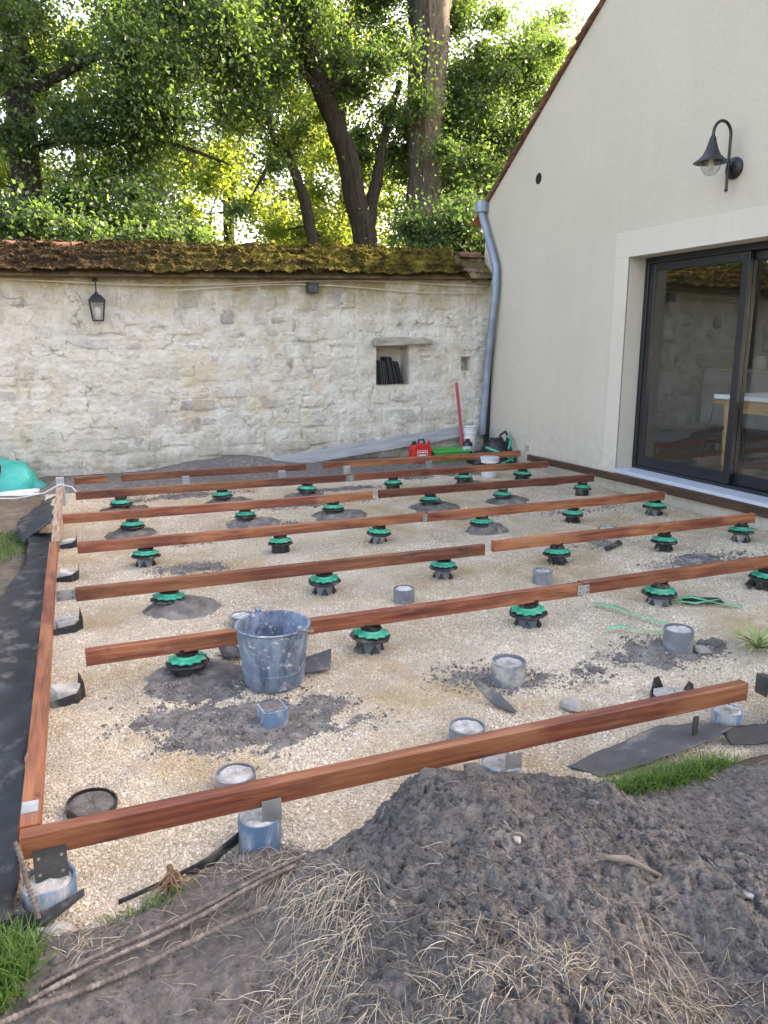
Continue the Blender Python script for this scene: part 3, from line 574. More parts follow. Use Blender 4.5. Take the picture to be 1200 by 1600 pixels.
mb.add([(HX, DY0, DZ), (xi, DY0, DZ), (xi, DY1, DZ), (HX, DY1, DZ)], [(0, 1, 2, 3)])
mb.add([(HX, 9.3, -.3), (9.9, 9.3, -.3), (9.9, 9.3, 3.2), (HX, 9.3, 3.2)], [(0, 1, 2, 3)]); 
for xa, xb, za, zb in ((HX, 5.8, -.3, 3.2), (9.5, 9.9, -.3, 3.2), (5.8, 9.5, -.3, .3), (5.8, 9.5, 2.7, 3.2)): mb.add([(xa, .9, za), (xb, .9, za), (xb, .9, zb), (xa, .9, zb)], [(0, 1, 2, 3)])  # side wall with an unseen opening added to brighten the room
for ya, yb, za, zb in ((.9, 2.2, -.3, 3.2), (5.4, 9.3, -.3, 3.2), (2.2, 5.4, -.3, .8), (2.2, 5.4, 2.2, 3.2)): mb.add([(9.9, ya, za), (9.9, yb, za), (9.9, yb, zb), (9.9, ya, zb)], [(0, 1, 2, 3)])  # rear wall with an unseen opening added to let sun indoors
mb.add([(9.9, .9, 3.2), (9.9, 9.3, 3.2), (9.9, RY, RZ)], [(0, 1, 2)])
mb.build('wall', M['render'], house)
mb = MB(); e = .004
mb.box((HX - e, DY1 + .0, DZ + .0), (HX + .02, DY1 + .22, DZ + .22)) if 0 else None
mb.box((HX - .012, DY0 - .2, DZ), (HX + .01, DY1 + .2, DZ + .235)); mb.box((HX - .012, DY1, -.25), (HX + .01, DY1 + .2, DZ)); mb.box((HX - .012, DY0 - .2, -.25), (HX + .01, DY0, DZ))
mb.build('door_surround', M['surround'], house, bevel=.003)
mb = MB(); mb.box((HX - .008, DY1 + .203, -.28), (HX + .01, 9.14, .405)); mb.build('plinth', M['render'], house, bevel=.003)
mb = MB(); mb.box((HX - .03, DY0 + .002, .196), (HX + .34, DY1 - .002, .232)); so = mb.build('door_sill', M['sill'], house, bevel=.004)
mb = MB()
for a, b_ in (((RY, RZ), (9.52, rz(9.52))), ((RY, RZ), (.68, rz(.68)))):
    mb.add([(x_, y_, z_ + dz) for x_ in (HX + .03, 10.1) for (y_, z_) in (a, b_) for dz in (.0, .1)], [(0, 1, 3, 2), (4, 6, 7, 5), (0, 4, 5, 1), (2, 3, 7, 6), (0, 2, 6, 4), (1, 5, 7, 3)])
mb.build('roof', M['rooftile'], house)
sl = math.atan(.68); tl = MB(); tl.box((-.09, -.12, 0), (.10, .12, .022)); tme = tl.mesh('roof_tile', M['rooftile'])
k = 0; y = 9.5
while y > RY + .05:
    o = bpy.data.objects.new('roof_tile', tme); COL.objects.link(o); o.parent = house
    o.location = (HX + .045 + random.uniform(-.012, .012), y, rz(y) + .012 + random.uniform(0, .012)); o.rotation_euler = (-sl + R(7) + random.uniform(-.03, .03), random.uniform(-.04, .04), random.uniform(-.05, .05)); y -= .088
y = .75
while y < RY - .05:
    o = bpy.data.objects.new('roof_tile', tme); COL.objects.link(o); o.parent = house; o.location = (HX + .045, y, rz(y) + .015); o.rotation_euler = (sl - R(7), 0, 0); y += .12
# door frame and sliding panels
FX = HX + .20
mb = MB(); mb.box((FX, DY1 - .055, .233), (FX + .12, DY1 - .001, DZ - .001)); mb.box((FX, DY0 + .001, .233), (FX + .12, DY0 + .055, DZ - .001)); mb.box((FX, DY0 + .055, DZ - .06), (FX + .12, DY1 - .055, DZ - .001)); mb.box((FX, DY0 + .055, .233), (FX + .12, DY1 - .055, .262))
mb.build('door_frame', M['frame'], house, bevel=.004)
def panel(y0, y1, x):
    z0, z1 = .264, DZ - .062; s_ = .075; m2 = MB(); m2.box((x, y0, z0), (x + .045, y0 + s_, z1)); m2.box((x, y1 - s_, z0), (x + .045, y1, z1)); m2.box((x, y0 + s_, z0), (x + .045, y1 - s_, z0 + .10)); m2.box((x, y0 + s_, z1 - .07), (x + .045, y1 - s_, z1))
    p = m2.build('door_panel', M['frame'], house, bevel=.004)
    g2 = MB(); g2.box((x + .018, y0 + s_ - .005, z0 + .095), (x + .026, y1 - s_ + .005, z1 - .065)); g2.build('glass_pane', M['glass'], p)
    return p
panel(5.12, DY1 - .058, FX + .012); p2 = panel(DY0 + .058, 5.2, FX + .066)
h = MB(); h.box((FX + .03, 5.142, 1.1), (FX + .064, 5.165, 1.4)); h.build('handle', M['zinc'], p2)
# vent opening
mb = MB(); mb.lathe([(.055, -.004), (.062, -.012), (.062, .0)], 20); v = mb.build('vent_ring', M['lampblack'], house, smooth=40, loc=(HX - .001, 8.08, 3.33)); v.rotation_euler = (0, R(-90), 0)
# pencil marks on the plinth
mb = MB()
for a, b_ in (((0, 0), (0, .06)), ((-.02, .06), (.02, .06)), ((.035, 0), (.035, .06)), ((.055, 0), (.055, .06)), ((.055, .03), (.085, .06)), ((.055, .03), (.085, 0))):
    p0 = Vector((HX - .0095, 8.12 - a[0], .2 + a[1])); p1 = Vector((HX - .0095, 8.12 - b_[0], .2 + b_[1])); mb.tube([p0, p1], .0025, 4)
mb.build('pencil_mark', M['bracket'], house)
# interior
mb = MB(); X0, X1, Y0, Y1, Z0, Z1 = HX + .33, 9.6, 1.2, 9.0, .24, 2.85
q = lambda *p: mb.add(p, [(0, 1, 2, 3)])

for ya, yb, za, zb in ((Y0, 2.2, Z0, Z1), (5.4, Y1, Z0, Z1), (2.2, 5.4, Z0, .8), (2.2, 5.4, 2.2, Z1)): q((X1, ya, za), (X1, yb, za), (X1, yb, zb), (X1, ya, zb))
q((X0, Y1, Z0), (X1, Y1, Z0), (X1, Y1, Z1), (X0, Y1, Z1)); 
for xa, xb, za, zb in ((X0, 5.8, Z0, Z1), (9.5, X1, Z0, Z1), (5.8, 9.5, Z0, .3), (5.8, 9.5, 2.7, Z1)): q((xa, Y0, za), (xb, Y0, za), (xb, Y0, zb), (xa, Y0, zb))
q((X0, Y0, Z1), (X1, Y0, Z1), (X1, Y1, Z1), (X0, Y1, Z1))
mb.build('inner_wall', M['plaster'], house); mb = MB(); q((X0, Y0, Z0), (X1, Y0, Z0), (X1, Y1, Z0), (X0, Y1, Z0)); mb.build('inner_floor', M['floor'], house)
tb = thing('dining_table', 'wooden table with turned legs and pale top seen through the glass door', 'table', (6.15, 4.75, .24))
mb = MB(); mb.box((-.5, -.95, .74), (.5, .95, .78)); mb.build('table_top', M['white'], tb, bevel=.006)
mb = MB(); mb.box((-.43, -.88, .62), (.43, -.855, .738)); mb.box((-.43, .855, .62), (.43, .88, .738)); mb.box((-.43, -.85, .62), (-.405, .85, .738)); mb.box((.405, -.85, .62), (.43, .85, .738)); mb.build('apron', M['oak'], tb)
for sx_ in (-.4, .4):
    for sy_ in (-.84, .84):
        mb = MB(); mb.lathe([(.025, 0), (.03, .03), (.022, .06), (.03, .12), (.038, .3), (.045, .42), (.03, .46), (.045, .5), (.045, .62), (.04, .735)], 14); mb.build('leg', M['oak'], tb, smooth=50, loc=(sx_, sy_, 0))
st = thing('bar_stool', 'thin black metal stool beside the table behind the glass', 'stool', (6.5, 6.35, .24))
mb = MB(); mb.lathe([(.17, .62), (.18, .64), (.17, .66)], 16); mb.build('seat', M['oak'], st, smooth=40)
for a in range(4):
    mb = MB(); ca, sa = math.cos(a * 1.57 + .78), math.sin(a * 1.57 + .78); mb.tube([(.13 * ca, .13 * sa, .62), (.21 * ca, .21 * sa, 0)], .009, 6); mb.build('leg', M['lampblack'], st)
mb = MB(); mb.tube([(.18 * math.cos(a), .18 * math.sin(a), .22) for a in np.linspace(0, 6.283, 17)], .007, 5); mb.build('foot_ring', M['lampblack'], st)
ct = thing('kitchen_counter', 'pale kitchen counter along the back wall inside the house', 'counter', (8.9, 6.3, .24))
mb = MB(); mb.box((-.3, -1.9, .1), (.6, 2.6, .86)); mb.build('cabinet', M['sill'], ct); mb = MB(); mb.box((-.34, -1.95, .862), (.62, 2.65, .90)); mb.build('worktop', M['white'], ct, bevel=.004)
for i, (y, r_, hh, mt_, lb) in enumerate(((8.5, .07, .26, 'bucket', 'slim grey jar on the kitchen counter, nearest the picture'), (8.1, .09, .2, 'white', 'white jar in the middle of the kitchen counter'), (7.7, .06, .3, 'oak', 'tall brown jar on the kitchen counter'))):
    t_ = thing('storage_jar', lb, 'jar', (8.8, y, 1.14), group='jars on the kitchen counter'); mb = MB(); mb.lathe([(r_, 0), (r_ * 1.05, hh * .7), (r_ * .7, hh * .9)], 14); mb.build('body', M[mt_], t_, smooth=40); mb = MB(); mb.lathe([(r_ * .75, hh * .9), (r_ * .75, hh)], 14); mb.build('lid', M['lampblack'], t_, smooth=40)
t_ = thing('framed_picture', 'small framed picture on the wall above the counter', 'picture', (9.57, 8.5, 1.35)); mb = MB(); mb.box((0, -.3, 0), (.025, .3, .45)); mb.build('frame', M['frame'], t_); mb = MB(); mb.box((-.004, -.26, .04), (-.001, .26, .41)); mb.build('print', M['tile'], t_)

# rainwater pipe on the corner
pp = thing('downpipe', 'bent grey zinc rainwater downpipe in the corner between house and stone wall', 'downpipe', (5.05, 9.2, 0))
pts = [(5.055, 9.30, 3.16), (5.055, 9.26, 3.06), (5.045, 9.03, 2.7), (5.045, 8.92, 2.52), (5.045, 8.87, 2.42), (5.045, 8.865, 2.3), (5.045, 8.87, 2.1), (5.04, 8.89, 1.95), (5.035, 8.97, 1.4), (5.03, 9.02, .9), (5.02, 9.06, .3)]
mb = MB(); mb.tube([(x - 5.05, y - 9.2, z_) for x, y, z_ in pts], .047, 14); mb.build('pipe', M['zincpipe'], pp, smooth=50)
mb = MB(); mb.tube([(x - 5.05, y - 9.2, z_) for x, y, z_ in ((5.045, 8.868, 2.26), (5.045, 8.868, 2.2))], .055, 14); mb.build('collar', M['zincpipe'], pp, smooth=40)
mb = MB(); mb.lathe([(.09, 0), (.09, .13), (.055, .0)][:2], 12); mb.build('gutter_outlet', M['zincpipe'], pp, loc=(0.005, .1, 3.14))
tag(MB().box((5.06, 9.02, .0), (5.11, 9.09, 1.62)).build('dark_post', M['frame'], bevel=.004), 'thin dark upright profile behind the downpipe in the corner', 'post')
# gooseneck lamp
lm = thing('wall_lamp', 'black gooseneck wall lamp with bell shade above the glass door', 'lamp', (HX, 5.16, 2.88))
mb = MB(); mb.lathe([(.085, 0), (.085, .02), (.06, .035), (.03, .05)], 20); bo = mb.build('wall_plate', M['lampblack'], lm, smooth=35); bo.rotation_euler = (0, R(-90), 0)
arc = [(-.045, 0, 0), (-.075, 0, .0)]; mb = MB(); mb.tube(arc, .014, 10)
arc2 = [(-.075, 0, -.17), (-.075, 0, .22)] + [(-.165 + .09 * math.cos(a), 0, .24 + .1 * math.sin(a)) for a in np.linspace(.1, math.pi, 12)] + [(-.255, 0, .2)]
mb.tube(arc2, .0125, 10); mb.lathe([(0, -.19), (.016, -.175), (.013, -.16)], 10, (-.075, 0, 0)); mb.build('arm', M['lampblack'], lm, smooth=45)
mb = MB(); pr = [(.018, .22), (.024, .205), (.03, .18), (.045, .13), (.068, .08), (.105, .045), (.133, .028), (.136, .022), (.128, .022), (.10, .038), (.063, .07), (.04, .12)]; mb.lathe(pr, 28, (-.255, 0, 0)); mb.build('lamp_shade', M['lampblack'], lm, smooth=50)
mb = MB(); mb.lathe([(.078, .06), (.08, .02), (.07, -.03), (.045, -.065), (.0, -.08)], 20, (-.255, 0, 0)); mb.build('glass_globe', M['lampglass'], lm, smooth=60)
mb = MB(); mb.lathe([(.0, -.04), (.02, -.03), (.028, 0), (.015, .04), (.015, .07)], 12, (-.255, 0, 0)); mb.build('bulb', M['white'], lm, smooth=60)
# lantern on the stone wall
ln = thing('wall_lantern', 'small black carriage lantern hanging on the stone wall below the coping', 'lantern', (.29, WY - .15, 1.72))
mb = MB()
for sx_ in (-1, 1):
    for sy_ in (-1, 1): mb.tube([(sx_ * .05, sy_ * .05, 0), (sx_ * .075, sy_ * .075, .2)], .007, 5)
for z_, r_ in ((0, .057), (.2, .084)):
    mb.box((-r_, -r_, z_), (r_, -r_ + .014, z_ + .016)); mb.box((-r_, r_ - .014, z_), (r_, r_, z_ + .016)); mb.box((-r_, -r_ + .014, z_), (-r_ + .014, r_ - .014, z_ + .016)); mb.box((r_ - .014, -r_ + .014, z_), (r_, r_ - .014, z_ + .016))
mb.build('cage', M['lampblack'], ln)
mb = MB(); mb.add([(-.09, -.09, .217), (.09, -.09, .217), (.09, .09, .217), (-.09, .09, .217), (-.04, -.04, .275), (.04, -.04, .275), (.04, .04, .275), (-.04, .04, .275)], [(3, 2, 1, 0), (4, 5, 6, 7), (0, 1, 5, 4), (1, 2, 6, 5), (2, 3, 7, 6), (3, 0, 4, 7)]); mb.lathe([(.03, .276), (.015, .30), (0, .32)], 8); mb.build('cap', M['lampblack'], ln)
mb = MB(); mb.add([(-.046, -.05, .016), (.046, -.05, .016), (.068, -.073, .199), (-.068, -.073, .199)], [(0, 1, 2, 3)]); mb.add([(.05, -.046, .016), (.05, .046, .016), (.073, .068, .199), (.073, -.068, .199)], [(0, 1, 2, 3)]); mb.add([(-.05, -.046, .016), (-.05, .046, .016), (-.073, .068, .199), (-.073, -.068, .199)], [(0, 1, 2, 3)]); mb.build('glass', M['lampglass'], ln)
mb = MB(); mb.lathe([(.015, .02), (.03, .06), (.035, .1), (.02, .15)], 12); mb.build('bulb', M['white'], ln, smooth=50)
mb = MB(); mb.tube([(0, 0, .31), (0, .02, .42), (0, .07, .47), (0, .12, .46)], .008, 6); mb.box((-.03, .12, .42), (.03, .145, .52)); mb.build('bracket', M['lampblack'], ln)
sl_ = thing('junction_box', 'dark grey electrical box on the stone wall under the mossy coping', 'electrical box', (2.70, WY - .1, 2.07))
mb = MB(); mb.box((-.06, -.05, -.0), (.06, .1, .1)); mb.build('body', M['bracket'], sl_, bevel=.008); mb = MB(); mb.box((-.07, -.06, .1), (.07, .1, .115)); mb.build('lid', M['bracket'], sl_, bevel=.004)
for i, (zz, lb) in enumerate(((.0, 'upper cream cable clipped along the wall under the coping'), (-.05, 'lower cream cable sagging along the wall under the coping'))):
    xs = np.linspace(-1.2 if i == 0 else 1.1, 5.04, 40); mb = MB(); mb.tube([(x, WY - .05, wtop(x) - .075 + zz - (.03 + .02 * i) * math.sin(x * 1.5 + i) - .015 * i) for x in xs], .007, 6); tag(mb.build('cable', M['cable'], smooth=60), lb, 'cable')
# slates in the niche
x = NX0 + .015; k = 0; names = ['first', 'second', 'third', 'fourth', 'fifth', 'sixth', 'seventh', 'eighth', 'ninth', 'tenth', 'eleventh', 'twelfth', 'thirteenth', 'fourteenth', 'fifteenth', 'sixteenth']
while k < 13:
    th_ = random.uniform(.015, .02); hh = .29 + (.05 if 5 < k < 10 else 0) + random.uniform(-.01, .01); a = .05 + .02 * k; mb = MB()
    pw = .11 + random.uniform(-.02, .012); mb.prism([(-pw, 0), (pw, 0), (pw, hh - .02), (pw - .02, hh), (.02 - pw, hh), (-pw, hh - .02)], 0, th_ * .75)
    o = mb.build('slate_tile', M['slate_dark'], loc=(x, WY + .085, NZ0 + .004)); o.matrix_world = Matrix.Translation((x, WY + .085, NZ0 + .002)) @ Matrix.Rotation(-a, 4, 'Y') @ Matrix(((0, 0, 1, 0), (1, 0, 0, 0), (0, 1, 0, 0), (0, 0, 0, 1)))
    tag(o, f'black slate tile standing in the wall niche, {names[k]} from the left', 'slate', 'black slates stacked in the wall niche'); x += th_ + .012; k += 1

# ---------------------------------------------------------------- deck joists
def joist(x0, x1, y, label, ztop=.2, rot=0, mat='wood', name='deck_joist', h=.07, w_=.045, dz=0, bev=.003):
    L_ = x1 - x0; mb = MB(); ns = max(2, int(L_ / .25)); a0, a1, a2 = (random.uniform(-.004, .004) for _ in range(3)); vs_ = []
    for i in range(ns + 1):
        t = i / ns; by_ = a0 * math.sin(math.pi * t) + a1 * math.sin(6.28 * t) * .5; bz_ = a2 * math.sin(math.pi * t) * .7; tw = a1 * .4 * (t - .5)
        vs_ += [(t * L_, -w_ / 2 + by_, -h + bz_ - tw), (t * L_, w_ / 2 + by_, -h + bz_ + tw), (t * L_, w_ / 2 + by_, bz_ + tw), (t * L_, -w_ / 2 + by_, bz_ - tw)]
    mb.add(vs_, [(4 * i + j, 4 * i + 4 + j, 4 * i + 4 + (j + 1) % 4, 4 * i + (j + 1) % 4)[::-1] for i in range(ns) for j in range(4)] + [(0, 1, 2, 3)[::-1] if 0 else (3, 2, 1, 0)[::-1], (4 * ns + 3, 4 * ns + 2, 4 * ns + 1, 4 * ns)]); o = mb.build(name, M[mat], bevel=bev, loc=(x0, y, ztop)); o.rotation_euler = (0, 0, rot); return tag(o, label, 'joist', 'hardwood deck joists')
def plate(x, y, label, w_=.075, h=.055, z0=.138, face=-1, mat='zinc'):
    mb = MB(); mb.box((-w_ / 2, -.0015, 0), (w_ / 2, .0015, h))
    t_ = thing('joist_plate', label, 'metal plate', (x, y, z0), group='steel joist plates'); mb.build('plate', M[mat], t_)
    for sx_ in (-1, 1):
        for sz in (.25, .75):
            mb = MB(); mb.tube([(sx_ * w_ * .34, -.001, sz * h), (sx_ * w_ * .34, -.0045, sz * h)], .0045, 8); mb.build('screw', M['zinc' if mat == 'bracket' else 'bracket'], t_)
    return t_
YR = [2.08, 3.38, 4.33, 5.34, 6.30, 7.25, 8.07]
joist(-.235, 2.345, YR[0], 'long red brown joist closest to the soil heap, across the front edge')
joist(2.45, 4.2, YR[0], 'end of a joist cut off by the right edge beside the black membrane')
joist(-.05, 2.515, YR[1], 'long joist behind the galvanised bucket, left of the steel joint plate')
joist(2.525, 4.9, YR[1] + .015, 'joist right of the steel joint plate in the row behind the bucket')
joist(-.085, 2.42, YR[2] - .02, 'joist with a pale orange right end, second row behind the bucket')
joist(2.52, 4.83, YR[2] + .03, 'dark red joist, right piece of the second row behind the bucket')
joist(-.07, 2.47, YR[3], 'orange brown joist left of the plate in the middle row of the deck')
joist(2.48, 4.80, YR[3] - .01, 'joist right of the plate in the middle row, ending below the door sill')
joist(-.17, 2.39, YR[4], 'dark red joist reaching the edge beam, third row from the stone wall')
joist(2.47, 4.79, YR[4] + .03, 'dark joist in the third row from the stone wall, right piece')
joist(-.07, 2.5, YR[5], 'orange joist in the second row from the stone wall, left of its joint')
joist(2.51, 4.85, YR[5] + .005, 'joist in the second row from the stone wall, right piece passing the paint pail')
joist(-.08, .24, YR[6], 'short joist piece next to the stone wall at the far left corner')
joist(.36, 2.29, YR[6] + .01, 'middle joist piece in the row right in front of the stone wall')
joist(2.5, 5.02, YR[6] + .03, 'right joist piece in front of the red canister and green crate')
for o in [joist(2.105, 5.42, -.215, 'orange edge beam along the left side of the deck, near piece', rot=R(90), name='edge_beam', w_=.05), ]: pass
o = joist(5.43, 7.58, -.205, 'grey weathered far piece of the left edge beam', rot=R(90), name='edge_beam', mat='weathered', w_=.05)
for nm in ('edge_beam', 'edge_beam.001'):
    ob = bpy.data.objects[nm]; y0 = ob.location[0]; ob.location = (ob.location[1], y0, .2)
o = joist(0, 3.3, 0, 'dark brown ledger board along the house wall, far piece', rot=math.atan2(4.95 - 7.72, 5.03 - 4.88), mat='darkwood', name='ledger_board'); o.location = (4.93, 7.75, .203)
o = joist(0, 2.6, 0, 'dark brown ledger board under the door sill, near piece', rot=math.atan2(-1, .03), mat='darkwood', name='ledger_board'); o.location = (5.06, 5.55, .19)
plate(2.52, YR[1] - .027, 'bright steel joint plate on the joist row behind the bucket')
plate(2.475, YR[3] - .027, 'steel joint plate on the middle joist row', .07)
plate(2.505, YR[5] - .027, 'steel joint plate on the second joist row from the stone wall', .08)
plate(-.135, YR[2] - .027, 'pale steel angle plate where the second row behind the bucket meets the edge beam', .10, .06)
pl = plate(-.165, 2.052, 'dark steel plate with screw holes at the front left corner of the frame', .085, .10, .055, mat='bracket')
# ---------------------------------------------------------------- pedestals
def pedestal(label, tube, name='deck_pedestal'):
    t_ = thing(name, label, 'pedestal', (0, 0, 0), group='adjustable green and black deck pedestals')
    mb = MB(); mb.lathe([(.03, .113), (.052, .115), (.054, .124), (.03, .128)], 12); mb.box((-.05, -.02, .1265), (-.03, .02, .146)); mb.box((.03, -.02, .1265), (.05, .02, .146)); mb.lathe([(.02, .126), (.02, .1295)], 10); mb.build('head', M['black'], t_, smooth=35)
    mb = MB(); n_ = 48; f_ = lambda i, j: 1 + (.09 * math.cos(j * 2 * math.pi * 12 / n_) if i in (1, 2, 3) else 0)
    mb.lathe([(.06, .088), (.083, .088), (.085, .094), (.08, .100), (.058, .104), (.052, .113)], n_, fn=f_); mb.build('adjusting_ring', M['green'], t_, smooth=30)
    mb = MB(); n_ = 40; f_ = lambda i, j: 1 + (.03 if (j // 4) % 2 else -.03) * (1 if i > 0 else 0)
    mb.lathe([(.05, .064), (.098, .066), (.1, .072), (.096, .077), (.06, .0875)], n_, fn=f_); mb.build('flange', M['black'], t_, smooth=30)
    if tube:
        mb = MB(); n_ = 24; mb.lathe([(.056, -.02), (.056, .063), (.05, .0635)], n_); mb.build('support_tube', M[tube], t_, smooth=40)
        mb = MB()
        for a in range(5):
            an = a * 1.256 + .5; ca, sa = math.cos(an), math.sin(an); tx, ty = -sa, ca; r0, r1 = .058, .075
            mb.add([(r0 * ca - .022 * tx, r0 * sa - .022 * ty, .0), (r1 * ca - .03 * tx, r1 * sa - .03 * ty, -.012), (r1 * ca + .03 * tx, r1 * sa + .03 * ty, -.012), (r0 * ca + .022 * tx, r0 * sa + .022 * ty, .0), (r0 * ca, r0 * sa, .045), (r0 * ca + .004, r0 * sa, .046)], [(0, 1, 2, 3), (0, 4, 1), (1, 4, 2), (2, 4, 3)])
        mb.build('foot_tab', M['membrane'], t_)
    else:
        mb = MB(); mb.lathe([(.075, .0), (.07, .063)], 20); mb.build('base', M['black'], t_, smooth=40)
    return t_
rown = ['row behind the bucket', 'second row behind the bucket', 'middle joist row', 'third row from the stone wall', 'second row from the stone wall']
px = {0: [.38, 1.27, 2.19, 3.08, 3.91], 1: [.40, 1.33, 2.14, 3.02, 3.95, 4.70], 2: [.36, 1.31, 2.08, 2.98, 3.86, 4.73], 3: [.34, 1.25, 2.03, 2.97, 3.73, 4.65], 4: [.31, 1.23, 2.06, 2.99, 3.81, 4.54]}
styles = {(0, 0): None, (0, 1): 'pvc', (0, 2): 'pvc', (0, 3): 'pvc', (0, 4): 'black', (1, 0): None, (1, 1): 'pvc', (1, 2): 'pvc', (1, 3): 'black', (1, 4): 'black', (1, 5): 'pvc', (2, 0): 'pvc', (2, 1): None, (2, 2): 'pvc', (2, 3): None, (2, 4): 'black', (2, 5): 'pvc'}
protos = {}; ordn = ['leftmost', 'second', 'third', 'fourth', 'fifth', 'rightmost']
PADS = {(1, 0): (.20, .055), (2, 3): (.17, .06), (3, 0): (.19, .03), (3, 1): (.21, .03), (3, 2): (.23, .03), (3, 3): (.23, .03), (3, 4): (.2, .03), (4, 0): (.2, .025), (4, 1): (.22, .025), (4, 2): (.2, .02), (0, 0): (.2, .02), (4, 4): (.16, .02)}
def pad(x, y, r_, h_, label, seed):
    th_ = np.linspace(0, 2 * np.pi, 61); q_ = np.linspace(0.001, 1.15, 22); T_, Q_ = np.meshgrid(th_, q_, indexing='ij'); T_[-1] = T_[0]
    ed = 1 + .5 * fbm(np.cos(T_) * 1.6 + seed, np.sin(T_) * 1.6 + 3, 4, seed % 6); PX_ = 1.12 * r_ * Q_ * ed * np.cos(T_); PY_ = .95 * r_ * Q_ * ed * np.sin(T_)
    PZ_ = h_ * (1 - sstep(.35, 1.0, Q_)) + .035 * fbm(PX_ * 16 + seed, PY_ * 16, 5, 2) * sstep(1.1, .8, Q_) + .018 * worley(PX_ * 26 + seed, PY_ * 26, 3) * sstep(1.1, .8, Q_) - .014 * sstep(.85, 1.15, Q_)
    o = gridmesh('mortar_pad', PX_, PY_, PZ_, M['mortar']); o.location = (x, y, 0); return tag(o, label, 'mortar pad', 'dark mortar pads around the pedestals')
for r_ in range(5):
    for i, x in enumerate(px[r_]):
        s_ = styles.get((r_, i)); s_ = s_ if (r_, i) in styles else None
        o_ = ordn[i] if i < 5 or len(px[r_]) == 6 else ordn[i]
        if len(px[r_]) == 5 and i == 4: o_ = 'rightmost'
        lab = {None: 'green ringed pedestal sitting low', 'pvc': 'green ringed pedestal on a grey pipe', 'black': 'green ringed pedestal on a black base'}[s_] + f', {o_} under the {rown[r_]}'
        y = YR[r_ + 1] + .005; rt = random.uniform(-.6, .6)
        if s_ not in protos: protos[s_] = pedestal(lab, s_); p = protos[s_]; p.location = (x, y, 0); p.rotation_euler = (0, 0, rt)
        else: p = dup(protos[s_], (x, y, 0), rt, lab)
        p.rotation_euler = (random.uniform(-.05, .05), random.uniform(-.05, .05), rt); q_ = random.uniform(.9, 1.06); p.scale = (q_, q_, random.uniform(.93, 1.0))
        if (r_, i) in PADS:
            a, h_ = PADS[(r_, i)]; pad(x + random.uniform(-.02, .08), y - .01, a, h_, f'dark mortar pad around the {o_} pedestal of the {rown[r_]}', r_ * 10 + i)
# ---------------------------------------------------------------- pipe footings
def footing(x, y, d, z0, z1, label, mat='pvc', fill='concrete', depth=.012, cut=None, tilt=(0, 0)):
    t_ = thing('pipe_footing', label, 'footing', (x, y, z0), group='cut pipes filled with concrete'); n_ = 28; r_ = d / 2; hh = z1 - z0
    mb = MB(); mb.lathe([(r_, -.05), (r_, hh), (r_ - .006, hh), (r_ - .006, hh - depth - .01)], n_); 
    mb.f = [f for f in mb.f if len(f) == 4]
    if cut: mb.v = [(a, b_, c_ + (cut * math.sin(3 * math.atan2(b_, a)) if c_ > hh - .002 else 0)) for a, b_, c_ in mb.v]
    mb.build('pipe', M[mat], t_, smooth=40)
    mb = MB(); rr = random.Random(int(x * 1000) + int(y * 77)); mb.lathe([(r_ - .0065, hh - depth - .004), (r_ * .7, hh - depth + .004), (r_ * .35, hh - depth + .002), (0.001, hh - depth + .005)], n_); mb.v = [(a, b_, c_ + rr.uniform(-.003, .003)) for a, b_, c_ in mb.v]
    mb.build('concrete_fill', M[fill], t_); t_.rotation_euler = (tilt[0], tilt[1], 0); return t_
footing(-.175, 2.05, .14, -.09, .065, 'pale pipe footing under the dark plate at the front left corner', 'pvc_blue', cut=.006, depth=.008)
footing(.42, 2.09, .132, -.06, .085, 'blue grey pipe footing under the front joist near its left end', 'pvc_blue', depth=-.002)
footing(.41, 2.42, .14, -.02, .045, 'white topped pipe footing half hidden behind the front joist, left one', 'pvc', depth=.004)
footing(1.275, 2.10, .14, -.04, .075, 'blue grey pipe footing under the middle of the front joist', 'pvc_blue', depth=-.002)
footing(1.30, 2.40, .14, -.02, .06, 'pipe footing with a bright concrete top behind the middle of the front joist', 'pvc', depth=.006)
footing(2.30, 2.10, .12, -.03, .08, 'small blue grey footing at the right end of the front joist', 'pvc_blue', depth=.0)
footing(-.06, 2.46, .16, -.03, .025, 'low black pipe ring full of rubble inside the front left corner', 'black', fill='mortar', depth=.006, tilt=(.05, .08))
footing(1.72, 2.80, .155, -.02, .10, 'free standing grey pipe footing right of the loose fabric flap', 'pvc')
footing(2.69, 2.80, .145, -.02, .115, 'tall grey pipe footing beside the green straps', 'pvc', depth=.008)
footing(1.71, 3.98, .125, -.02, .085, 'small grey pipe footing standing alone behind the row of the bucket', 'pvc', depth=.006)
footing(.74, 3.95, .13, -.02, .06, 'grey pipe footing peeping out behind the bucket', 'pvc', depth=.006)
footing(2.67, 3.98, .125, -.02, .09, 'grey pipe footing just behind the steel joint plate', 'pvc', depth=.012)
footing(3.86, 4.86, .17, -.02, .06, 'grey pipe footing hidden low behind the dark red joist', 'pvc', depth=.01)
footing(3.98, 4.05, .17, -.03, .02, 'very low grey pipe ring lying before the dark red joist', 'pvc', fill='mortar')
def sqfoot(x, y, a, z0, z1, label, mat='pvc_blue'):
    t_ = thing('square_footing', label, 'footing', (x, y, z0), rotz=random.uniform(-.3, .3), group='square steel footings'); mb = MB(); h_ = a / 2; mb.prism([(-h_, -h_ * .8), (-h_ * .7, -h_), (h_ * .7, -h_), (h_, -h_ * .8), (h_, h_), (-h_, h_)], 0, z1 - z0); mb.build('pipe', M[mat], t_, smooth=40); mb = MB(); mb.box((-h_ * .8, -h_ * .8, z1 - z0), (h_ * .8, h_ * .8, z1 - z0 + .004)); mb.build('concrete_fill', M['mortar'], t_)
sqfoot(.63, 2.78, .10, -.02, .085, 'blue grey square footing poking out of the dark soil in front of the bucket')
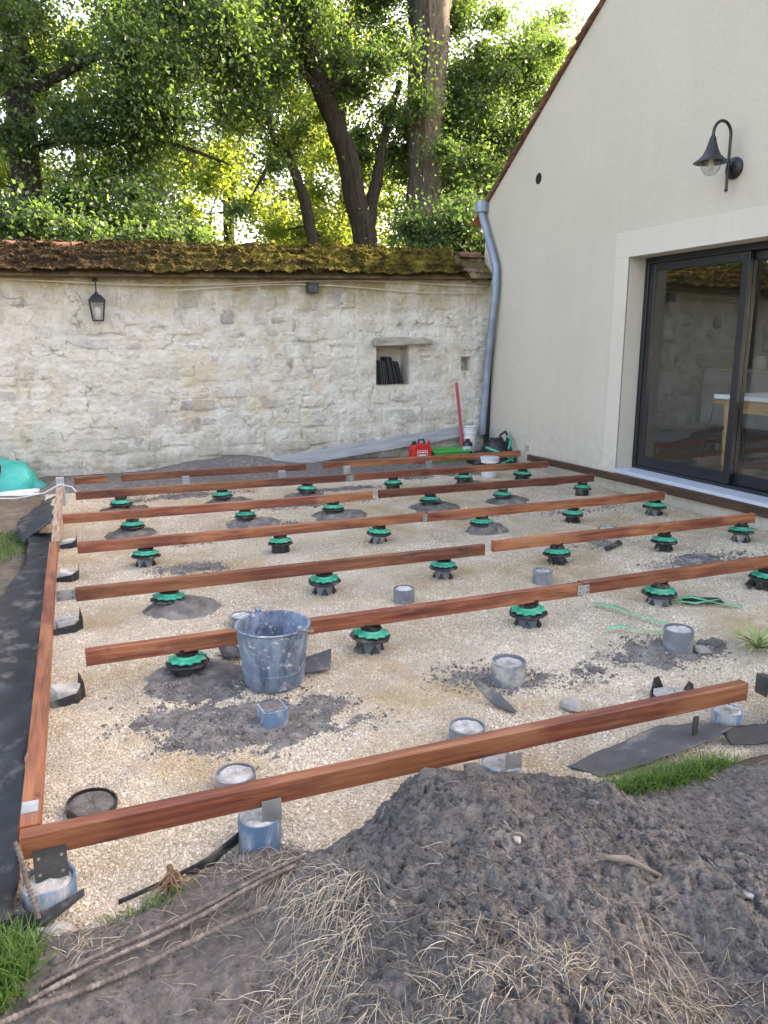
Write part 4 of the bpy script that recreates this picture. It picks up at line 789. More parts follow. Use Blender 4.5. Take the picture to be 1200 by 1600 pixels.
# uprights of the back rows
for x, y, lb in ((.98, 7.95, 'grey upright block between the two back joist rows, leftmost'), (1.98, 7.93, 'bright steel upright between the back joists, left of the gap'), (2.72, 7.95, 'steel upright between the back joists, just right of the gap'), (3.72, 7.95, 'steel upright between the back joists below the red canister')):
    t_ = thing('joist_support', lb, 'support', (x, y, 0), group='steel uprights under the back joist'); mb = MB(); mb.box((-.035, -.03, 0), (.035, .03, .165)); mb.build('post', M['zinc'], t_, bevel=.004); mb = MB(); mb.box((-.05, -.045, -.01), (.05, .045, .006)); mb.build('foot_plate', M['zinc'], t_)
# brackets of the front joist
mb = MB(); mb.box((-.03, -.002, 0), (.03, .002, .075)); mb.box((-.03, .002, 0), (.03, .05, .003)); tag(mb.build('angle_bracket', M['zinc'], loc=(.45, 2.045, .083)), 'grey angle bracket on the blue footing under the front joist', 'bracket')
mb = MB(); mb.box((-.03, -.002, 0), (.03, .002, .06)); mb.box((-.03, .002, 0), (.03, .05, .003)); tag(mb.build('angle_bracket', M['zinc'], loc=(1.29, 2.045, .073)), 'grey angle bracket on the middle footing of the front joist', 'bracket')
mb = MB(); mb.box((0, -.024, 0), (.03, .024, .004)); mb.box((-.0015, -.03, -.075), (.0015, .03, .006)); tag(mb.build('end_bracket', M['bracket'], loc=(2.447, 2.08, .202)), 'black bracket capping the cut joist at the right edge', 'bracket')
mb = MB(); mb.box((0, -.004, 0), (.022, .004, .10)); tag(mb.build('steel_stake', M['bracket'], loc=(2.07, 2.04, .02)), 'thin black stake under the right part of the front joist', 'stake')
mb = MB(); mb.box((-.022, -.03, 0), (.022, .03, .002)); tag(mb.build('top_plate', M['zinc'], loc=(-.215, 2.20, .201)), 'small grey plate on top of the edge beam near the corner', 'metal plate')
# concrete blocks wrapped in membrane, inside the edge beam
for y, lb, s_ in ((3.34, 'white concrete lump wrapped in black membrane beside the edge beam, nearest one', .66), (4.23, 'flat pale concrete lump with black flap beside the edge beam, second from front', .7), (5.18, 'pale concrete lump beside the edge beam, third from front', .6), (6.05, 'small grey concrete lump beside the far part of the edge beam', .55)):
    t_ = thing('concrete_block', lb, 'concrete block', (-.135, y, 0), rotz=random.uniform(-.35, .35), group='concrete lumps beside the edge beam'); mb = MB(); mb.prism([(-.085 * s_, -.06 * s_), (.03 * s_, -.085 * s_), (.085 * s_, -.02 * s_), (.07 * s_, .07 * s_), (-.085 * s_, .07 * s_)], -.03, .058); mb.v = [(a * (1 if c_ > 0 else .8), b_, c_ + (random.uniform(-.012, .012) if c_ > 0 else 0)) for a, b_, c_ in mb.v]; mb.build('block', M['concrete'], t_, bevel=.006)
    mb = MB(); mb.add([(-.09, -.075 * s_, -.02), (.03 * s_, -.1 * s_, -.03), (.035 * s_, -.095 * s_, .045), (-.09, -.07 * s_, .03), (.1 * s_, -.03, -.02), (.105 * s_, -.015, .06), (.09 * s_, .08 * s_, -.02), (.115 * s_, .09 * s_, .085)], [(0, 1, 2, 3), (1, 4, 5, 2), (4, 6, 7, 5)]); o = mb.build('membrane_wrap', M['membrane'], t_); sd_ = o.modifiers.new('thick', 'SOLIDIFY'); sd_.thickness = .003
# cut pipe piece near right end
t_ = thing('cut_pipe_ring', 'zigzag cut pipe ring with white concrete lying behind the front joist at right', 'pipe ring', (2.27, 2.37, 0)); mb = MB(); n_ = 20; mb.lathe([(.085, -.02), (.09, .05), (.084, .05), (.08, -.02)], n_); mb.f = [f for f in mb.f if len(f) == 4]; mb.v = [(a, b_, c_ + (.028 * (.9 if int((math.atan2(b_, a) + math.pi) / 6.2832 * 10) % 3 == 1 else -1.0) if c_ > .04 else 0)) for a, b_, c_ in mb.v]; mb.build('ring', M['membrane'], t_); mb = MB(); mb.lathe([(.079, .028), (.05, .045), (.02, .048), (.001, .05)], 12); mb.v = [(a, b_, c_ + random.uniform(-.008, .008)) for a, b_, c_ in mb.v]; mb.build('concrete_fill', M['chalk'], t_)

# ---------------------------------------------------------------- bucket
bk = thing('bucket', 'galvanised metal bucket stained with dark cement, standing on the gravel', 'bucket', (.73, 3.17, .012))
mb = MB(); mb.lathe([(.126, 0), (.130, .006), (.135, .02), (.159, .262), (.165, .266), (.168, .272), (.163, .277), (.156, .272), (.126, .04), (.12, .03), (0.001, .03)], 40); mb.build('body', M['bucket'], bk, smooth=40)
mb = MB(); mb.lathe([(.1485, .03), (.1485, .03)], 3) if 0 else None
mb.tube([(.1405 * math.cos(a), .1405 * math.sin(a), .075) for a in np.linspace(0, 6.2832, 37)], .0035, 6); mb.build('rib', M['bucket'], bk, smooth=60)
A0, A1 = R(100), R(-60)
for a in (A0, A1):
    mb = MB(); ca, sa = math.cos(a), math.sin(a); mb.tube([(.163 * ca, .163 * sa, .245), (.168 * ca, .168 * sa, .285)], .014, 8); mb.tube([(.163 * ca - .012 * sa, .163 * sa + .012 * ca, .288), (.163 * ca + .012 * sa, .163 * sa - .012 * ca, .288)], .011, 8); mb.build('ear', M['bucket'], bk, smooth=40)
pts = []
for t in np.linspace(0, 1, 26):
    p0 = Vector((.172 * math.cos(A0), .172 * math.sin(A0), .286)); p1 = Vector((.172 * math.cos(A1), .172 * math.sin(A1), .286)); c_ = p0.lerp(p1, t); side = Vector((-math.sin((A0 + A1) / 2 + R(90)), math.cos((A0 + A1) / 2 + R(90)), 0)); s_ = math.sin(math.pi * t)
    a = A0 - (2 * math.pi + A0 * 0 - (A1 - A0)) * 0 + (A1 - A0) * t; r_ = .172 + .008 * s_; pts.append((r_ * math.cos(a), r_ * math.sin(a), .286 - .075 * s_))
mb = MB(); mb.tube(pts, .0042, 8); mb.build('handle', M['zinc'], bk, smooth=60)

# ---------------------------------------------------------------- things by the stone wall
mb = MB(); mb.box((-1.35, -.016, -.075), (1.35, .016, .075)); o = mb.build('grey_plank', M['board'], bevel=.003, loc=(3.48, 9.03, .22)); o.rotation_euler = (R(-8), R(-6.3), 0); tag(o, 'long grey plank leaning along the foot of the stone wall', 'plank')
jc = thing('fuel_canister', 'red plastic fuel canister with white framed label by the stone wall', 'canister', (3.96, 8.72, 0))
mb = MB(); mb.prism([(-.125, .0), (.125, 0), (.135, .03), (.125, .2), (.09, .265), (-.085, .265), (-.125, .235), (-.135, .03)], -.075, .075, Matrix.Rotation(R(90), 4, 'X')); mb.build('body', M['red'], jc, bevel=.015)
mb = MB(); mb.tube([(-.03, 0, .26), (-.025, 0, .31), (.04, 0, .315), (.06, 0, .262)], .013, 8); mb.build('handle', M['lampblack'], jc, smooth=50)
mb = MB(); mb.lathe([(.028, .25), (.028, .29), (.018, .30)], 12, (-.085, 0, 0)); mb.build('cap', M['lampblack'], jc, smooth=40); mb = MB(); mb.tube([(.09, 0, .25), (.125, -.01, .30)], .015, 8); mb.build('spout', M['red'], jc, smooth=40)
mb = MB(); y_ = -.0765
mb.box((-.075, y_, .095), (.065, y_ + .002, .101)); mb.box((-.075, y_, .184), (.065, y_ + .002, .19)); mb.box((-.075, y_, .101), (-.069, y_ + .002, .184)); mb.box((.059, y_, .101), (.065, y_ + .002, .184))
for zz, x0, x1 in ((.155, -.058, -.02), (.155, -.012, .02), (.155, .028, .048), (.118, -.055, .045)): mb.box((x0, y_, zz), (x1, y_ + .002, zz + (.018 if zz > .14 else .02)))
mb.build('label_print', M['white'], jc)
cr = thing('green_crate', 'bright green shallow plastic crate beside the red canister', 'crate', (4.36, 8.75, 0))
mb = MB(); mb.add([(-.2, -.12, 0), (.2, -.12, 0), (.2, .12, 0), (-.2, .12, 0), (-.24, -.15, .15), (.24, -.15, .15), (.24, .15, .15), (-.24, .15, .15)], [(3, 2, 1, 0), (0, 1, 5, 4), (1, 2, 6, 5), (2, 3, 7, 6), (3, 0, 4, 7)]); o = mb.build('tub', M['cratgreen'], cr); md = o.modifiers.new('thick', 'SOLIDIFY'); md.thickness = .006
mb = MB(); mb.box((-.255, -.165, .15), (.255, -.145, .17)); mb.box((-.255, .145, .15), (.255, .165, .17)); mb.box((-.255, -.145, .15), (-.235, .145, .17)); mb.box((.235, -.145, .15), (.255, .145, .17)); mb.build('rim', M['cratgreen'], cr, bevel=.004)
mb = MB(); mb.box((-.02, -.012, 0), (.02, .012, 1.0)); o = mb.build('levelling_staff', M['pink'], bevel=.003, loc=(4.66, 8.88, .0)); o.rotation_euler = (R(-5), R(-4.5), R(20)); tag(o, 'faded red staff leaning against the stone wall', 'staff')
cs = thing('bucket_stack', 'stack of pale grey plastic buckets in the corner', 'bucket', (4.74, 8.88, .0))
mb = MB(); mb.lathe([(.06, 0), (.085, .42), (.08, .42), (.058, .02), (.001, .02)], 20); mb.build('body', M['white'], cs, smooth=40)
for z_ in (.34, .37, .40, .425):
    mb = MB(); mb.lathe([(.082 + (z_ - .34) * .08, z_), (.096, z_ + .004), (.096, z_ + .013), (.083, z_ + .016)], 20); mb.build('rim', M['white'], cs, smooth=40)
cn = thing('dark_canister', 'small dark canister with pale label between staff and bucket stack', 'canister', (4.64, 8.75, 0)); mb = MB(); mb.lathe([(.065, 0), (.065, .22), (.05, .25), (.03, .26), (.03, .29)], 16); mb.build('body', M['frame'], cn, smooth=40); mb = MB(); mb.lathe([(.0665, .14), (.0665, .2)], 16); mb.f = [f for f in mb.f if len(f) == 4]; mb.build('label_print', M['sill'], cn, smooth=40)
def blob(name, label, cat, loc, sx_, sy_, sz_, mat, seed, n=28, m=16, amp_=.25):
    th_ = np.linspace(0, 2 * np.pi, n, endpoint=False); ph = np.linspace(0, np.pi / 2 + .3, m); T_, P2 = np.meshgrid(th_, ph, indexing='ij'); T2 = np.concatenate([T_, T_[:1]], 0); P3 = np.concatenate([P2, P2[:1]], 0)
    cx_, cy_ = np.cos(T2) * np.sin(P3), np.sin(T2) * np.sin(P3); k_ = 1 + amp_ * 2 * fbm(cx_ * 3 + seed, cy_ * 3 + P3, 4, seed % 5)
    o = gridmesh(name, cx_ * k_ * sx_, cy_ * k_ * sy_, np.cos(P3) * k_ * sz_, M[mat], smooth=True); o.location = loc
    if label: tag(o, label, cat)
    return o
bag = thing('tool_bag', 'black and green tool bag slumped in the corner by the house', 'bag', (4.93, 8.5, 0))
o = blob('body', None, None, (0, 0, 0), .24, .19, .3, 'lampblack', 3); o.parent = bag
o = blob('base_roll', None, None, (-.24, -.05, 0), .2, .15, .17, 'lampblack', 6); o.parent = bag
o = blob('side_pocket', None, None, (.04, -.13, 0), .14, .09, .2, 'lampblack', 5); o.parent = bag
mb = MB(); mb.tube([(.0, -.02, .25), (.03, -.03, .36), (.09, -.04, .40), (.13, -.04, .34), (.11, -.05, .2)], .018, 8); mb.build('handle', M['lampblack'], bag, smooth=60)
for pts in ([(-.22, -.1, .22), (-.1, -.2, .17), (.02, -.23, .1), (.1, -.24, .05)], [(.05, -.2, .2), (.12, -.14, .3), (.1, -.08, .35)], [(-.05, -.21, .02), (.04, -.245, .06), (.14, -.2, .1), (.2, -.1, .15)]):
    mb = MB(); mb.tube(pts, .017, 6); mb.build('green_trim', M['green'], bag, smooth=60)
pa = thing('paint_pail', 'white paint pail with a grey lid standing between the back joists', 'pail', (4.33, 7.62, 0))
mb = MB(); mb.lathe([(.088, 0), (.1, .2), (.104, .2), (.104, .215)], 24); mb.build('body', M['white'], pa, smooth=40); mb = MB(); mb.lathe([(.108, .205), (.11, .222), (.1, .228), (.001, .226)], 24); mb.build('lid', M['sill'], pa, smooth=40); mb = MB(); mb.lathe([(.0965, .12), (.0985, .165)], 24); mb.f = [f for f in mb.f if len(f) == 4]; mb.build('label_print', M['frame'], pa, smooth=40)
mb = MB(); mb.tube([(.108 * math.cos(a), .108 * math.sin(a), .19 - .08 * math.sin((a + 2.6) / 2.2 * 3.14)) for a in np.linspace(-2.6, -.4, 14)], .003, 6); mb.build('handle', M['zinc'], pa, smooth=60)
# teal sheet at the left
tp = thing('teal_tarp_bundle', 'bright teal plastic bundle lying by the stone wall at the left edge', 'tarp', (-.82, 8.75, 0))
o = blob('bundle', None, None, (0, 0, 0), .42, .26, .33, 'teal', 2, 40, 20, .3); o.parent = tp; o = blob('tail', None, None, (.27, -.06, 0), .2, .13, .13, 'teal', 4, 28, 14, .3); o.parent = tp
mb = MB(); mb.lathe([(.1, 0), (.09, .012), (.001, .012)], 20); o = mb.build('opening', M['lampblack'], tp, loc=(-.02, -.225, .27)); o.rotation_euler = (R(75), 0, R(-10)); o.scale = (.9, 1.2, 1)
mb = MB(); n_ = 14; o = gridmesh('white_sheet', *(lambda a, b_: (a, b_, .025 + .05 * fbm(a * 5, b_ * 5, 3, 2) + .0 * a))(*np.meshgrid(np.linspace(-1.3, -.42, 30), np.linspace(8.28, 8.55, 14), indexing='ij')), M['white']); tag(o, 'crumpled white plastic sheet on the ground before the teal bundle', 'sheet'); sdm = o.modifiers.new('thick', 'SOLIDIFY'); sdm.thickness = .004
mb = MB(); mb.tube([(-1.1, 8.15, .05), (-.6, 7.9, .06), (-.35, 7.75, .12), (-.2, 7.62, .215), (-.1, 7.6, .19), (.05, 7.3, .03)], .006, 6); tag(mb.build('cord', M['white'], smooth=60), 'pale cord draped over the far end of the edge beam', 'cord')
mb = MB(); mb.box((-.035, -.03, -.05), (.035, .03, .27)); tag(mb.build('corner_post', M['board'], bevel=.004, loc=(-.2, 7.68, 0)), 'grey post at the far end of the left edge beam', 'post')

# ---------------------------------------------------------------- membranes
def sheet(name, A, B, label, n=40, m=10, amp_=.03, thick=.003, seed=0, cat='membrane', mat='membrane', sag=0):
    A = [Vector(p) for p in A]; B = [Vector(p) for p in B]
    def at(Pl, t):
        s_ = t * (len(Pl) - 1); i = min(int(s_), len(Pl) - 2); return Pl[i].lerp(Pl[i + 1], s_ - i)
    X_ = np.zeros((n, m)); Y_ = X_.copy(); Z_ = X_.copy()
    for i in range(n):
        a, b_ = at(A, i / (n - 1)), at(B, i / (n - 1))
        for j in range(m):
            p = a.lerp(b_, j / (m - 1)); X_[i, j], Y_[i, j], Z_[i, j] = p; Z_[i, j] -= sag * math.sin(math.pi * j / (m - 1))
    nn = fbm(X_ * 6 + seed, Y_ * 6, 4, seed % 5); X_ = X_ + amp_ * .7 * nn; Z_ = Z_ + amp_ * fbm(X_ * 5, Y_ * 5 + seed, 4, seed % 7); Y_ = Y_ + amp_ * .5 * nn
    o = gridmesh(name, X_, Y_, Z_, M[mat]); sd_ = o.modifiers.new('thick', 'SOLIDIFY'); sd_.thickness = thick; return tag(o, label, cat, 'pieces of black membrane')
sheet('membrane_strip', [(-.26, 1.95, .05), (-.26, 3, .06), (-.255, 4, .05), (-.25, 5.6, .05), (-.24, 6.3, .06)], [(-.52, 1.9, .02), (-.50, 2.4, .03), (-.48, 3, .05), (-.56, 4, .05), (-.50, 4.8, .045), (-.40, 5.6, .045), (-.42, 6.3, .06)], 'long black membrane strip on the ground outside the edge beam', 110, 14, .07, seed=1)
sheet('membrane_flap', [(-.25, 6.2, .16), (-.25, 6.8, .2), (-.25, 7.15, .18)], [(-.47, 6.15, .03), (-.52, 6.5, .10), (-.44, 7.1, .08)], 'folded black membrane flap by the weathered part of the edge beam', 30, 12, .1, seed=2)
sheet('membrane_band', [(-.52, 2.02, .09), (-.3, 1.985, .055), (-.19, 1.965, .03), (-.09, 1.995, .045)], [(-.52, 2.0, .02), (-.3, 1.965, .005), (-.19, 1.95, -.005), (-.09, 1.985, .03)], 'narrow black membrane band slung around the front left pipe footing', 40, 6, .02, seed=3)
sheet('membrane_edge', [(.0, 1.98, .0), (.12, 2.0, .014), (.25, 2.04, .022), (.36, 2.09, .05), (.38, 2.14, .09)], [(.0, 1.985, -.05), (.12, 2.015, -.05), (.25, 2.06, -.05), (.36, 2.13, -.05), (.38, 2.17, -.03)], 'upright black membrane edge between soil and gravel left of the blue footing', 40, 6, .012, seed=4)
sheet('membrane_sheet', [(1.54, 2.08, .01), (1.75, 2.12, .015), (2.0, 2.15, .03), (2.2, 2.12, .05)], [(1.62, 1.99, .0), (1.80, 1.97, .012), (2.04, 1.98, .03), (2.24, 2.01, .06)], 'black membrane sheet lying on the ground under the right end of the front joist', 60, 20, .045, seed=5, mat='greyfabric')
sheet('membrane_drape', [(2.2, 2.04, .07), (2.4, 2.0, .05), (2.52, 2.06, .16), (2.75, 2.06, .19)], [(2.2, 1.98, .02), (2.4, 1.93, .0), (2.55, 1.93, .02), (2.75, 1.95, .02)], 'black membrane draped over the soil edge at the right side', 40, 12, .05, seed=6)
sheet('fabric_flap', [(1.49, 2.70, .07), (1.52, 2.60, .02), (1.57, 2.51, .012)], [(1.50, 2.71, .085), (1.57, 2.62, .05), (1.59, 2.51, .014)], 'loose grey fabric flap sticking up from the gravel behind the front joist', 12, 6, .01, seed=7, mat='greyfabric')
sheet('fabric_scrap', [(.92, 3.33, .03), (1.06, 3.36, .04)], [(.86, 3.2, .012), (1.0, 3.18, .018)], 'dark grey fabric scrap lying right of the bucket', 14, 8, .012, seed=8, mat='greyfabric')
sheet('fabric_patch', [(.55, 3.62, .05), (.62, 3.60, .06)], [(.56, 3.50, .012), (.68, 3.48, .012)], 'small dark fabric tip under the joist left of the bucket', 10, 6, .012, seed=9)
for i, (a, b_, lb) in enumerate((((4.35, 6.95), (4.75, 6.85), 'black strip on the gravel near the far end of the ledger'), ((3.3, 5.95), (3.7, 5.85), 'flat black patch on the gravel in the third row'), ((3.5, 4.42), (3.75, 4.55), 'thin black strip beside a black pedestal in the second row'), ((3.75, 3.35), (4.0, 3.5), 'thin black strip by the rightmost pedestal'), ((3.2, 3.3), (3.42, 3.22), 'black flap lying beside the green strap end'))):
    sheet('membrane_scrap', [(a[0], a[1], .018), (b_[0], b_[1], .02)], [(a[0] + .05, a[1] + .09, .02), (b_[0] + .03, b_[1] + .08, .022)], lb, 16, 6, .012, seed=20 + i)
def strap(name, pts, label, w_=.022):
    mb = MB(); n_ = len(pts)
    vs_ = []; 
    for i, p in enumerate(pts):
        d = Vector(pts[min(i + 1, n_ - 1)]) - Vector(pts[max(i - 1, 0)]); s_ = Vector((-d.y, d.x, 0)).normalized() * w_ / 2; vs_ += [Vector(p) - s_, Vector(p) + s_ + Vector((0, 0, .006 * math.sin(i * 2.1)))]
    mb.add(vs_, [(2 * i, 2 * i + 1, 2 * i + 3, 2 * i + 2) for i in range(n_ - 1)]); o = mb.build(name, M['ribbon'], smooth=60); sd_ = o.modifiers.new('thick', 'SOLIDIFY'); sd_.thickness = .0015; return tag(o, label, 'strap', 'green packing straps')
strap('packing_strap', [(2.70, 3.50, .02), (2.75, 3.38, .03), (2.79, 3.25, .03), (2.83, 3.12, .022), (2.86, 3.05, .02)], 'green packing strap running toward the tall grey pipe footing')
strap('packing_strap', [(2.50, 3.12, .02), (2.58, 3.10, .035), (2.66, 3.03, .03), (2.77, 2.97, .02)], 'short green packing strap lying in front of the longer one')
strap('packing_strap', [(3.17, 3.40, .02), (3.27, 3.32, .04), (3.36, 3.2, .03), (3.45, 3.12, .03)], 'green strap beside the pedestal at the right side', .03)
strap('packing_strap', [(3.14, 3.36, .025), (3.25, 3.27, .02), (3.38, 3.22, .05), (3.46, 3.2, .02)], 'thin green strap crossing another right of the pedestal', .018)
# ---------------------------------------------------------------- foreground bits
def rebar(p0, p1, label, r_=.006):
    p0, p1 = Vector(p0), Vector(p1); n_ = int((p1 - p0).length / .0042); pts = []; rad = []
    for i in range(n_ + 1):
        t = i / n_; p = p0.lerp(p1, t); p.z += .006 * math.sin(t * 9) + .0; pts.append(p); rad.append(r_ * (1.25 if i % 3 == 0 else .88))
    mb = MB(); mb.tube(pts, rad, 8); o = mb.build('rebar_rod', M['rope'], smooth=60); return tag(o, label, 'rebar', 'rusty reinforcing rods')
def st_(x, y, dz): return (x, y, soil_top(x, y) + dz)
rebar((-.185, 1.70, .035), (.50, 1.885, .06), 'rusty reinforcing rod on the soil, farthest of the three')
rebar((-.21, 1.665, .032), (.47, 1.86, .056), 'rusty reinforcing rod on the soil, middle of the three')
rebar((-.36, 1.60, .03), (.36, 1.735, .048), 'pale rusty reinforcing rod reaching the left edge, nearest of the three', .007)
rebar((-.245, 2.06, .19), (-.20, 1.95, .02), 'short rusty rod standing at the front left corner of the frame', .007)
mb = MB(); mb.tube([st_(1.155, 1.385, .012), st_(1.2, 1.355, .016), st_(1.27, 1.31, .006)], [.007, .010, .004], 8); tag(mb.build('broken_stick', M['greystick'], smooth=50), 'bleached broken stick lying on the soil heap at right', 'stick')
rt = thing('dead_root', 'reddish brown dead root sticking out of the soil edge at left', 'root', (.14, 1.97, soil_top(.14, 1.97)))
rr_ = random.Random(5)
for k in range(16):
    a = rr_.uniform(-2.6, -.5); L_ = rr_.uniform(.05, .13); p = Vector((rr_.uniform(-.02, .02), .01, rr_.uniform(.02, .065))); pts = [p]
    for q_ in range(5): a += rr_.uniform(-.5, .5); p = p + Vector((math.cos(a), math.sin(a), rr_.uniform(-.55, .05))) * L_ / 5; p.z = max(p.z, .0); pts.append(p)
    mb = MB(); mb.tube(pts, [.0035 * (1 - q_ * .15) for q_ in range(6)], 5); mb.build('branch', M['root'], rt, smooth=60)
mb = MB(); mb.tube([(0, .02, .075), (.004, .01, .04), (.0, 0, -.01)], [.008, .012, .014], 8); mb.build('stump', M['root'], rt, smooth=50)
def rock(x, y, r_, label, mat='concrete', zz=None, cat='stone', grp='pale stones on the soil'):
    rr = random.Random(int(x * 991 + y * 313)); n_ = 9; mb = MB(); mb.lathe([(.6, -.3), (1, 0), (.85, .45), (.45, .65), (.001, .68)], n_, fn=lambda i, j: 1 + rr.uniform(-.22, .22)); mb.v = [(a * r_ * 1.2, b_ * r_, c_ * r_) for a, b_, c_ in mb.v]
    o = mb.build('stone', M[mat], loc=(x, y, soil_top(x, y) + .003 if zz is None else zz), smooth=25); o.name = 'loose_stone'; o.rotation_euler = (0, 0, rr.uniform(0, 6)); return tag(o, label, cat, grp)
rock(-.195, 1.925, .03, 'pale broken stone at the foot of the corner footing, left one', 'chalk'); rock(-.15, 1.905, .034, 'largest white stone below the corner footing', 'chalk'); rock(-.115, 1.955, .02, 'small pale stone right of the corner footing', 'concrete'); rock(-.06, 1.93, .016, 'tiny pale stone farther right of the corner footing', 'concrete')
rock(2.78, 2.73, .035, 'white stone lying at the foot of the tall grey footing', 'chalk', .01); rock(1.83, 2.47, .045, 'flat white stone just behind the front joist', 'chalk', .012)
rock(.98, 1.52, .011, 'small pink white chip on the middle of the soil heap', 'chalk'); rock(.62, 1.5, .009, 'small pale pebble on the left slope of the heap', 'greystick'); rock(1.42, 1.18, .013, 'small white pebble on the right slope of the heap', 'chalk'); rock(1.5, 1.02, .014, 'white pebble near the lower right corner', 'chalk')
rock(4.78, 4.9, .05, 'pale stone near the wall under the door sill', 'chalk', .01)

# grass, straw
def on_soil(x, y): return np.array([soil_top(a, b_) for a, b_ in zip(x, y)])
def patch(n_, cx_, cy_, rx, ry, seed):
    r2 = np.random.default_rng(seed); a = r2.random(n_) * 6.283; q = np.sqrt(r2.random(n_)) * (.75 + .35 * r2.random(n_)); return cx_ + rx * q * np.cos(a), cy_ + ry * q * np.sin(a)
x, y = patch(2400, -.36, 1.80, .17, .17, 1); kind(blades('green_grass', np.stack([x, y, on_soil(x, y) - .005], -1), .04 + .06 * rng.random(len(x)), M['grass'], .0026, .8, 4), 'stuff')
x, y = patch(1700, 1.82, 1.90, .30, .085, 2); x = np.clip(x, 1.5, 2.15); kind(blades('green_grass', np.stack([x, y, on_soil(x, y) - .005], -1), .04 + .05 * rng.random(len(x)), M['grass'], .0026, .9, 4), 'stuff')
x, y = patch(900, -.62, 6.2, .2, .5, 3); kind(blades('sparse_grass', np.stack([x, y, soil_z(x, y)], -1), .03 + .04 * rng.random(len(x)), M['grass'], .003, 1.0, 3), 'stuff')
x, y = patch(160, .05, 1.93, .12, .05, 5); kind(blades('sparse_grass', np.stack([x, y, on_soil(x, y) - .005], -1), .02 + .04 * rng.random(len(x)), M['grass'], .002, 1.0, 3), 'stuff')
def straws(name, n_, centres, L0, L1, wid, seed, flat=.6, grav=1.0, dirv=None):
    """long dry stalks lying on and drooping over the soil as thin three-sided tubes"""
    r2 = np.random.default_rng(seed); V_ = []; F_ = []; tn = []; k_ = 0
    for i in range(n_):
        c_ = centres[int(r2.integers(len(centres)))]; a = r2.random() * 6.283; q = math.sqrt(r2.random()); x = c_[0] + c_[2] * q * math.cos(a); y = c_[1] + c_[3] * q * math.sin(a)
        az = r2.random() * 6.283 if dirv is None else dirv + r2.normal() * .7; L_ = r2.uniform(L0, L1); el = r2.uniform(.05, flat); p = np.array([x, y, soil_top(x, y) + .001]); cv = r2.normal() * .22 + (r2.normal() * 1.2 if r2.random() < .15 else 0); seg = 6; pts = [p]
        for s_ in range(seg):
            az += cv / seg * 1.5; d_ = np.array([math.cos(az) * math.cos(el), math.sin(az) * math.cos(el), math.sin(el)]); p = p + d_ * L_ / seg; el -= grav * r2.uniform(.05, .35); zs = soil_top(p[0], p[1]) + .003
            if p[2] < zs: p = np.array([p[0], p[1], zs]); el = max(el, -.1)
            pts.append(p)
        r_ = wid * r2.uniform(.6, 1.3)
        for s_, p in enumerate(pts):
            rr = r_ * (1 - .6 * s_ / seg)
            for j in range(3): V_.append((p[0] + rr * math.cos(az + 1.57) * math.cos(j * 2.094), p[1] + rr * math.sin(az + 1.57) * math.cos(j * 2.094), p[2] + rr * math.sin(j * 2.094)))
        t_ = r2.random()
        for s_ in range(seg):
            for j in range(3): F_.append((k_ + s_ * 3 + j, k_ + s_ * 3 + (j + 1) % 3, k_ + s_ * 3 + 3 + (j + 1) % 3, k_ + s_ * 3 + 3 + j)); tn.append(t_)
        k_ += 3 * (seg + 1)
    return kind(npmesh(name, np.array(V_), np.array(F_), M['straw'], tone=tn), 'stuff')
DN = -1.95      # downhill, towards the camera
straws('dry_grass', 330, [(.50, 1.74, .08, .07), (.56, 1.62, .07, .08), (.50, 1.50, .09, .08), (.45, 1.9, .08, .05)], .05, .19, .0012, 1, .55, 1.5, dirv=DN)
straws('dry_grass', 170, [(.50, 1.70, .1, .1), (.40, 1.45, .12, .1)], .03, .09, .0012, 8, .5, 1.2)
straws('dry_grass', 280, [(.72, 1.24, .15, .09), (.86, 1.17, .12, .07), (.62, 1.18, .14, .09)], .03, .11, .0010, 2, .6, 1.5)
straws('dry_grass', 210, [(1.02, 1.04, .16, .12), (1.12, 1.14, .10, .12), (1.2, .98, .12, .12)], .04, .16, .0010, 3, .4, 1.5, dirv=DN + .5)
straws('dry_straw', 420, [(.8, 1.5, .5, .4), (1.2, 1.3, .4, .4), (.2, 1.6, .4, .25), (.5, 1.9, .4, .1)], .012, .07, .0008, 4, .25, 1)
straws('dry_grass', 220, [(.40, 1.97, .12, .05), (.28, 1.97, .1, .04), (-.1, 1.85, .12, .08), (.1, 1.8, .25, .08)], .03, .11, .0011, 5, .6, 1.3)
straws('dry_grass', 260, [(.30, 1.42, .12, .1), (.38, 1.30, .14, .12), (.25, 1.3, .14, .12)], .04, .15, .0011, 6, .5, 1.4, dirv=DN)
straws('dry_roots', 500, [(.6, 1.25, .3, .12), (1.1, 1.1, .25, .16), (.45, 1.6, .18, .3)], .02, .10, .0006, 9, .5, 1.0)
straws('dry_grass', 90, [(1.9, 1.84, .3, .05), (1.65, 1.9, .12, .04)], .03, .09, .0011, 10, .6, 1.2)
